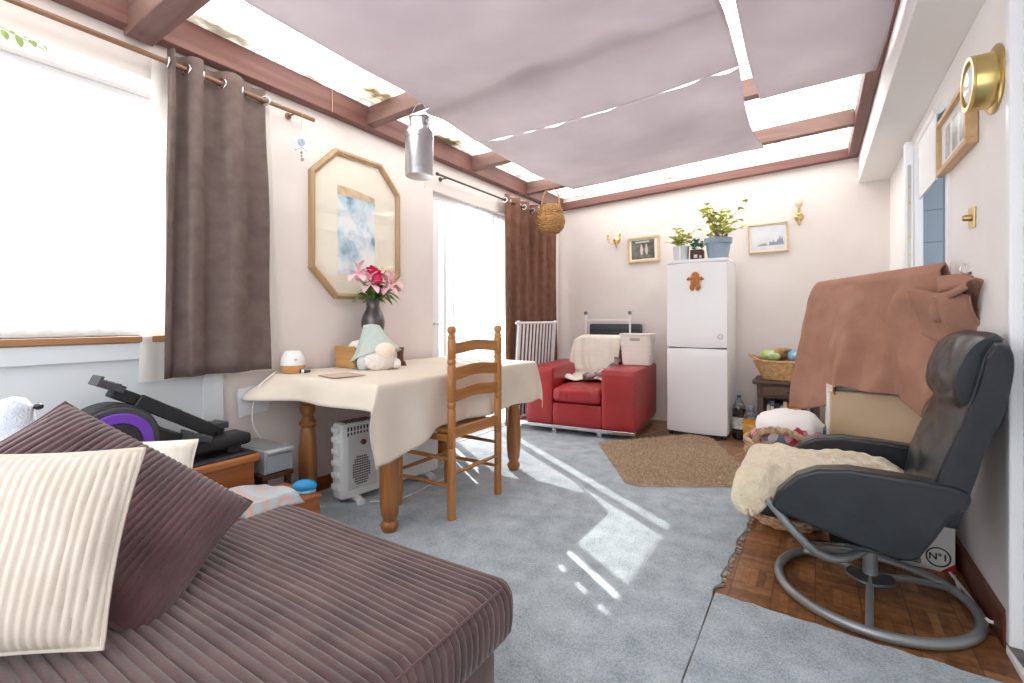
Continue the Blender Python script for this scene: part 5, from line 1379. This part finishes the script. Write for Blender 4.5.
back([(.432,0,.80),(.402,0,.85),(.402,0,.92),(.428,0,1.0),(.465,0,1.055),(.515,0,1.075)],
     [(.455,0,.80),(.462,0,.86),(.472,0,.92),(.488,0,.98),(.505,0,1.03),(.53,0,1.06)], 2.19, 2.69, 'headrest', .012)
MB().tube(spline([L3(.14,2.32,.232), L3(.02,2.25,.24), L3(-.05,2.2,.25), L3(-.08,2.15,.262)],5), .006, 8).build('lever', CHROME, rc_)
# sheepskin
FLE = mat('cream_fleece', rgb(236,222,196), 1, c2=rgb(222,206,176), ns=30, bs=85, bstr=.9, bdist=.012, sheen=.5, spec=.05)
def flc(u, v):
    s_ = u*.78      # from front hem, over the lip, back along the seat
    wide = 1-sm(.14,.34,s_); y = lerp(2.225-.045*wide, 2.675+.06*wide, v) + .012*sin(u*9+1)*(2*v-1)
    if s_ < .10: x, z = -.238-.012*sin(s_*20)+.02*(1-v), .300+s_*1.15+.035*(1-v)*(1-s_/.1)
    elif s_ < .20:
        t = (s_-.10)/.10*pi/2; x, z = -.254+.065*(1-cos(t)), .415+.06*sin(t)
    else: x, z = -.189+(s_-.20)*.92, .475+.012*sin((s_-.2)*6)
    th = .030 + .030*nz(u*4,v*3,2) + .014*nz(u*16,v*13) + .034*sm(.12,.30,s_)*(1-sm(.50,.78,s_))*(.25+.75*v) + .02*sin(pi*clamp(s_/.2))*(1-.6*v)
    e = min(u,1-u,v,1-v); th *= sm(-.02,.12,e)
    side = max(0, .04-(y-2.21))+max(0, .04-(2.69-y)); 
    if s_ < .2: nx, nzv = -1+.6*sm(.1,.2,s_), sm(.08,.2,s_)
    else: nx, nzv = 0, 1
    l_ = sqrt(nx*nx+nzv*nzv); 
    dz = max(0, y-2.69)*1.2
    if v < .16 and wide > 0:
        t_ = (.16-v)/.16; k_ = wide*sm(.03,.12,s_); y = lerp(y, 2.198-.02*sin(pi*t_), k_); dz += t_*.165*k_*(.6+.4*sm(.1,.2,s_))
    return (x+th*nx/l_-OX, y-OY, z+th*nzv/l_ - .018 - dz)
o = MB().grid(flc, 90, 70).build('sheepskin', FLE, None, ang=180, solid=.01, off=-1); o.location = (OX,OY,0); tag(o, 'cream sheepskin fleece draped over the recliner seat', 'throw')

# ------------------------------------------------------------------ white printed carton beside the recliner
bx = thing('cardboard_box', 'white printed cardboard box on the floor behind the recliner by the wall', 'box', (.345, 2.985, 0))
MB().box(-.18,.175,-.17,.14,0,.445).build('carton', mat('white_carton', rgb(232,230,228), .6), bx, smooth=False, bevel=.002)
red = MB().prism([(.175-.05,.0),(.175,.0),(.175,.045)], .0015, frame_mat((0,-.171,0),(1,0,0),(0,0,1),(0,-1,0)))
red.box(-.18,-.02,-.1712,-.17,.0,.018); red.build('red_print', mat('carton_red', rgb(176,30,48), .5), bx, smooth=False)
MB().prism([(-.18,.018),(-.03,.018),(.06,.075),(-.02,.075),(-.18,.05)], .001, frame_mat((0,-.1708,0),(1,0,0),(0,0,1),(0,-1,0))).build('dark_print', mat('carton_dark', rgb(92,88,86), .5, c2=rgb(150,146,140), ns=40), bx, smooth=False)
MB().prism([(-.02,.20),(.13,.20),(.13,.34),(-.02,.34)], .001, frame_mat((0,-.1708,0),(1,0,0),(0,0,1),(0,-1,0))).build('photo_print', mat('carton_photo', rgb(40,42,46), .5, c2=rgb(140,140,142), ns=14), bx, smooth=False)
DKP = mat('carton_ink', rgb(44,36,36), .5)
r_ = MB(); ring(r_, .044,.038,.001, frame_mat((.118,-.1712,.062),(1,0,0),(0,0,1),(0,-1,0))); r_.build('round_logo', DKP, bx, smooth=False)
text_mesh('N\u00b01', .040, frame_mat((.118,-.1714,.062),(1,0,0),(0,0,1),(0,-1,0)), 'logo_text', DKP, bx)

# ------------------------------------------------------------------ seagrass basket with bedding
SEA = wicker('seagrass', rgb(150,112,82), rgb(212,182,150)); 
sg_ = thing('seagrass_basket', 'tall woven seagrass basket of blankets between the rug and the recliner', 'basket', (-.135, 3.06, 0))
weave(MB(), [(.155,.006),(.175,.10),(.19,.25),(.20,.44)], 26, .008, 24).build('basket_wall', SEA, sg_, ang=60)
MB().lathe([(.15,.004),(.15,.014)],26).build('bottom', SEA, sg_)
MB().tube([(.202*cos(2*pi*k/40),.202*sin(2*pi*k/40),.445) for k in range(40)], .014, 8, closed=True).build('rim', SEA, sg_)
def rope(pts, r, n=10):
    mb = MB(); sp_ = spline(pts,n)
    for s in (0, pi):
        q = []
        for k, p in enumerate(sp_):
            t = (sp_[min(k+1,len(sp_)-1)]-sp_[max(k-1,0)]).normalized(); a = t.cross(V((.3,.9,.1))).normalized(); b = t.cross(a)
            q.append(p + a*r*.6*cos(k*.8+s) + b*r*.6*sin(k*.8+s))
        mb.tube(q, r, 8)
    return mb
rope([(-.135,-.150,.43),(-.125,-.165,.50),(-.055,-.185,.535),(.035,-.185,.525),(.10,-.172,.48),(.112,-.165,.43)], .013).build('handle', SEA, sg_)
rope([(-.10,.172,.43),(-.09,.175,.46),(.0,.19,.475),(.09,.175,.46),(.10,.172,.43)], .012).build('handle', SEA, sg_)
du = MB().ell((0,0,0),(.17,.155,.115),40,22,None,lambda d: .10*nz(d.x*2.2,d.y*2.2,d.z*2.2)+.03*nz(d.x*7,d.y*7,d.z*7),.85).build('white_duvet', cloth('duvet_white', rgb(246,243,240), transl=.0, bs=50), None, ang=180)
du.location = (-.12, 3.09, .50); tag(du, 'puffy white duvet stuffed in the top of the seagrass basket', 'duvet')
def quilt():
    m, nt, b = nodes('patchwork_print'); L = nt.links
    tc = N(nt, 'ShaderNodeTexCoord'); v = N(nt, 'ShaderNodeTexVoronoi'); v.inputs['Scale'].default_value = 22; L.new(tc.outputs['Object'], v.inputs['Vector'])
    s = N(nt, 'ShaderNodeSeparateXYZ'); L.new(v.outputs['Color'], s.inputs[0])
    r = ramp(nt, [(.0, rgb(170,52,66)), (.2, rgb(120,40,52)), (.38, rgb(206,150,150)), (.55, rgb(104,116,132)), (.72, rgb(214,206,204)), (.9, rgb(190,84,96))]); r.color_ramp.interpolation = 'CONSTANT'
    L.new(s.outputs[0], r.inputs[0]); L.new(r.outputs[0], b.inputs['Base Color']); b.inputs['Roughness'].default_value = .95
    return m
qm = MB()
for (x,y,z,a,b_,c_) in ((-.09,-.09,.47,.075,.06,.05),(.02,-.10,.475,.09,.06,.055),(.10,-.05,.48,.075,.08,.06),(-.12,-.02,.46,.06,.08,.05),(.06,-.07,.51,.07,.06,.045)):
    qm.ell((x,y,z),(a,b_,c_),22,14,None,lambda d: .16*nz(d.x*3+x*9,d.y*3,d.z*3))
o = qm.build('patterned_blanket', quilt(), None, ang=180); o.location = (-.135,3.06,0); tag(o, 'red and grey patterned blanket packed in the seagrass basket', 'blanket')
fo = MB().box(-.006,.006,-.09,.09,.20,.545).xf(Matrix.Rotation(.08,4,'Y')).build('navy_folder', mat('navy_card', rgb(62,78,112), .6), smooth=False, bevel=.002); fo.location = (.0, 3.05, 0); tag(fo, 'dark navy folder upright at the right rim of the seagrass basket', 'folder')

# ------------------------------------------------------------------ beige cabinet, covered television and brown blanket
BEI = mat('beige_panel', rgb(214,188,156), .75, c2=rgb(206,178,146), ns=5, bs=40, bstr=.08)
cbn = thing('beige_cabinet', 'beige fronted white cabinet under the brown blanket by the right wall', 'cabinet', (.305, 3.60, 0))
MB().box(-.245,.25,-.335,.35,0,.70).build('body', W_WHITE, cbn, smooth=False, bevel=.006)
MB().box(-.235,.25,-.352,-.335,.03,.715).build('front_panel', BEI, cbn, bevel=.008)
MB().box(-.245,.25,-.335,.35,.70,.715).build('top_panel', mat('cabinet_top', rgb(220,214,206), .6), cbn, bevel=.004)
gc = MB().rbox((-.07,-.05,0),(.07,.05,.022),.010,.012,lambda p,n: .004*nz(p.x*20,p.y*20)).build('folded_cloth', mat('grey_cloth', rgb(176,174,168), .9, bs=80, bstr=.2), None, merge=.0004); gc.location = (.165,3.325,.717); tag(gc, 'small folded grey cloth on the cabinet top under the blanket hem', 'cloth')
tv = thing('television', 'flat black television hidden under the brown blanket', 'television', (.275, 3.43, .717), atan2(-.905,.425))
MB().box(-.47,.47,-.02,.02,.055,.635).build('screen_case', BLACK, tv, bevel=.006)
MB().box(-.455,.455,-.0215,-.0195,.07,.622).build('screen', mat('screen_black', rgb(16,17,20), .12), tv)
MB().box(-.03,.03,-.015,.015,.012,.07).build('neck', BLACK, tv)
MB().box(-.14,.14,-.05,.05,0,.012).build('stand', BLACK, tv, bevel=.004)
BLK = cloth('brown_fleece', rgb(178,136,116), rgb(164,122,104), transl=.0, ns=8, bs=110, bstr=.35)
TH = atan2(303,480)
def onD(px, py, D):
    a = (px-512)/480; b = (319-py)/480
    return V(((cos(TH)*a-sin(TH))*D, (sin(TH)*a+cos(TH))*D, 1.12+b*D))
hem = [onD(*p) for p in ((794,407,3.40),(806,409,3.28),(822,406,3.02),(829,396,2.72),(840,386.5,2.66),(865,391,2.60),(882,393,2.54),(893,395,2.48),(903,403,2.40),(926,418,2.22),(940,398,2.14),(947,372,2.11))]
hem = spline(hem, 8)
A_, B_ = V((.045,3.935,1.380)), V((.505,2.93,1.380)); nn = V((-.905,-.425,0))
def bl(u, v):
    rdg = A_.lerp(B_, u); h_ = hem[0] if u <= 0 else hem[-1]
    f_ = u*(len(hem)-1); i = min(int(f_), len(hem)-2); h_ = hem[i].lerp(hem[i+1], f_-i)
    if v < .12:
        t = v/.12; p = rdg - nn*.05*(1-t); p.z += .004*sin(pi*t) - .20*(1-t)**1.5
        return p
    t = (v-.12)/.88
    hf = lerp(t**.85, t**.38, (1-sm(0,.30,u)))
    p = V((lerp(rdg.x,h_.x,hf), lerp(rdg.y,h_.y,hf), lerp(rdg.z,h_.z,t)))
    p += nn*(.034*sin(u*15+.9*sin(t*3)+1)*sm(.1,1,t)*(.35+.65*t) + .016*sin(u*34+t*3)*sm(.4,1,t) + .014*nz(u*7,t*5,3)*sm(0,.2,t) + .05*exp(-((u-.80+.25*t)/.05)**2)*sm(.02,.3,t))
    front = max(0, .030 - (p-rdg).dot(nn))          # never behind the set
    p += nn*front*sm(0,.08,t)
    p.z += .006*nz(u*9,t*2)
    return p
blo = thing('fleece_blanket', 'brown fleece blanket draped over the television', 'blanket', (.275,3.43,.72))
def rel(fn): return lambda u, v: V(fn(u,v)) - V((.275,3.43,.72))
MB().grid(rel(bl), 110, 70).build('drape', BLK, blo, ang=180, solid=.006, off=0)
# bunched corner hanging at the near end
def b1(u, v):
    a = V((.425,2.955,1.335)).lerp(V((.545,2.575,1.290)), u); a.z += -.035*sin(pi*u) + .03*u**3
    q = -0.6 + v*4.2; r = .052*(.75+.35*u)
    return a + V((-.8*r*cos(q)*1.0, -.5*r*cos(q), -.055-.085*v*(1-.25*u) + r*.8*sin(q)))
def b2(u, v):
    a = V((.40,2.90,1.27)).lerp(V((.54,2.63,1.225)), u); 
    return a + V((-.028*cos(v*3.2)-.02*sin(u*12), -.03*cos(v*3.2), -.02 - (.24-.10*abs(u-.45))*v + .012*sin(u*9)))
def b3(u, v):
    t = .5+.5*cos(pi*v); p = onD(lerp(938,990,u), lerp(278,281,u)+16*v - 5*sin(pi*u)*(1-v), lerp(2.12,1.96,u)-.03*sin(pi*v))
    return p + V((-.012*sin(u*11),0,.0))
def b4(u, v):
    p = onD(lerp(928,952,u)+v*lerp(4,9,u), lerp(300,318,u)+lerp(18,6,u)*v + v*5, lerp(2.13,2.07,u)); q = v*5.0
    return p + V((-.02*cos(q),-.03*cos(q),.02*sin(q)))
cb_ = MB()
def b5(u, v):
    c = onD(lerp(936,986,u), lerp(311,293,u), lerp(2.10,1.985,u)); r = lerp(.056,.024,u)*(1-.25*v); q = 2.2 + v*6.2
    return c + V((-.55*cos(q)*r, -.35*cos(q)*r, sin(q)*r*.95)) + V((0,0,-.012*sin(pi*u)))
cb_.grid(rel(b5), 20, 34).grid(rel(b1), 24, 30).grid(rel(b2), 24, 20).grid(rel(b3), 24, 12)
cb_.build('bunched_corner', BLK, blo, ang=180, solid=.007, off=0)

# ------------------------------------------------------------------ fittings on the right wall
XZ = frame_mat((0,0,0),(0,-1,0),(0,0,1),(-1,0,0))       # local z points into the room
wl_ = thing('bulkhead_lamp', 'round brass bulkhead wall lamp with a white glass', 'wall lamp', (XR, 2.435, 1.998))
XM = XZ.to_3x3().to_4x4()
MB().lathe([(.0,0),(.118,0),(.122,.006),(.116,.012),(.09,.016)],40,(0,0,0),XM).build('back_plate', BRASS, wl_)
MB().lathe([(.098,.012),(.098,.070),(.094,.077),(.082,.077),(.080,.071)],40,(0,0,0),XM).build('housing', BRASS, wl_)
MB().lathe([(.081,.060),(.072,.073),(.04,.083),(0,.086)],36,(0,0,0),XM).build('glass', mat('opal_glass', rgb(240,242,244), .15, coat=.5), wl_)
r_ = MB(); ring(r_, .0985,.080,.010, XM @ Matrix.Translation((0,0,.075)), 44); r_.build('bezel', BRASS, wl_, bevel=.003)
wp = thing('framed_picture', 'thick pale wood frame with a grey print on the right wall below the brass lamp', 'picture', (XR, 2.935, 1.972))
fm = MB(); w_, h_, f_ = .285, .135, .024
for (a,b,c,d) in ((-w_,w_,h_-f_,h_),(-w_,w_,-h_,-h_+f_),(-w_,-w_+f_,-h_+f_,h_-f_),(w_-f_,w_,-h_+f_,h_-f_)): fm.box(-.042,-.002,a,b,c,d)
fm.build('frame', wood('honey_frame', rgb(196,158,112), rgb(220,188,146), 'y', 12, .5), wp, smooth=False, bevel=.003)
MB().box(-.022,-.016,-w_+f_,w_-f_,-h_+f_,h_-f_).build('mount', mat('white_mount', rgb(244,243,240), .8), wp, smooth=False)
m_ = MB()
for k in range(3): m_.box(-.0235,-.022,-.19+k*.135,-.10+k*.135,-.075,.075)
m_.build('print', mat('grey_print', rgb(206,208,206), .6, c2=rgb(160,166,168), ns=16), wp, smooth=False)
MB().box(-.0285,-.0275,-w_+f_,w_-f_,-h_+f_,h_-f_).build('glass', glassmat(), wp, smooth=False)
bd = thing('roller_blind', 'white roller blind half lowered over the kitchen doorway', 'blind', (XR-.02, 3.44, 2.0))
MB().box(-.022,-.016,-.23,.23,-.16,.17).build('blind_sheet', mat('blind_white', rgb(240,240,240), .7), bd, smooth=False)
MB().tube([(-.012,-.24,.18),(-.012,.24,.18)], .022, 14).build('roller', UPVC, bd)
MB().box(-.026,-.014,-.23,.23,-.175,-.16).build('bottom_bar', UPVC, bd, smooth=False, bevel=.002)
sw = thing('light_switch', 'brass dimmer switch on the right wall above the blanket', 'switch', (XR, 2.73, 1.545))
MB().box(-.009,0,-.043,.043,-.043,.043).xf(Matrix.Rotation(.10,4,'X')).build('plate', BRASS, sw, smooth=False, bevel=.003)
MB().lathe([(.014,.008),(.013,.03),(.010,.034),(0,.034)],18,(0,.004,0),XM).build('dimmer_knob', mat('satin_brass', rgb(196,172,118), .35, 1), sw)
hk = thing('wall_hook', 'curled chrome hook on the right wall just above the bunched blanket', 'hook', (XR, 2.79, 1.315))
hk.scale = (.65,.65,.65)
MB().box(-.006,0,-.05,.05,-.010,.010).build('back_bar', mat('dark_hook_bar', rgb(62,60,60), .4, .7), hk, smooth=False, bevel=.002)
MB().tube(spline([(-.006,-.02,.0),(-.03,-.022,.0),(-.05,-.024,.02),(-.045,-.026,.055),(-.025,-.028,.06),(-.018,-.028,.035)],6), .006, 10).build('hook', CHROME, hk)
cbw = MB().tube(spline([(.50,2.80,.010),(.515,2.66,.012),(.525,2.52,.014),(.528,2.42,.016),(.522,2.385,.03),(.540,2.37,.035)],6), .006, 8).tube(spline([(.51,2.78,.010),(.500,2.6,.010),(.515,2.48,.012),(.512,2.41,.018),(.525,2.375,.040)],6), .005, 8).build('white_cable', WHITEP)
tag(cbw, 'white double cable running along the floor by the right skirting board', 'cable')
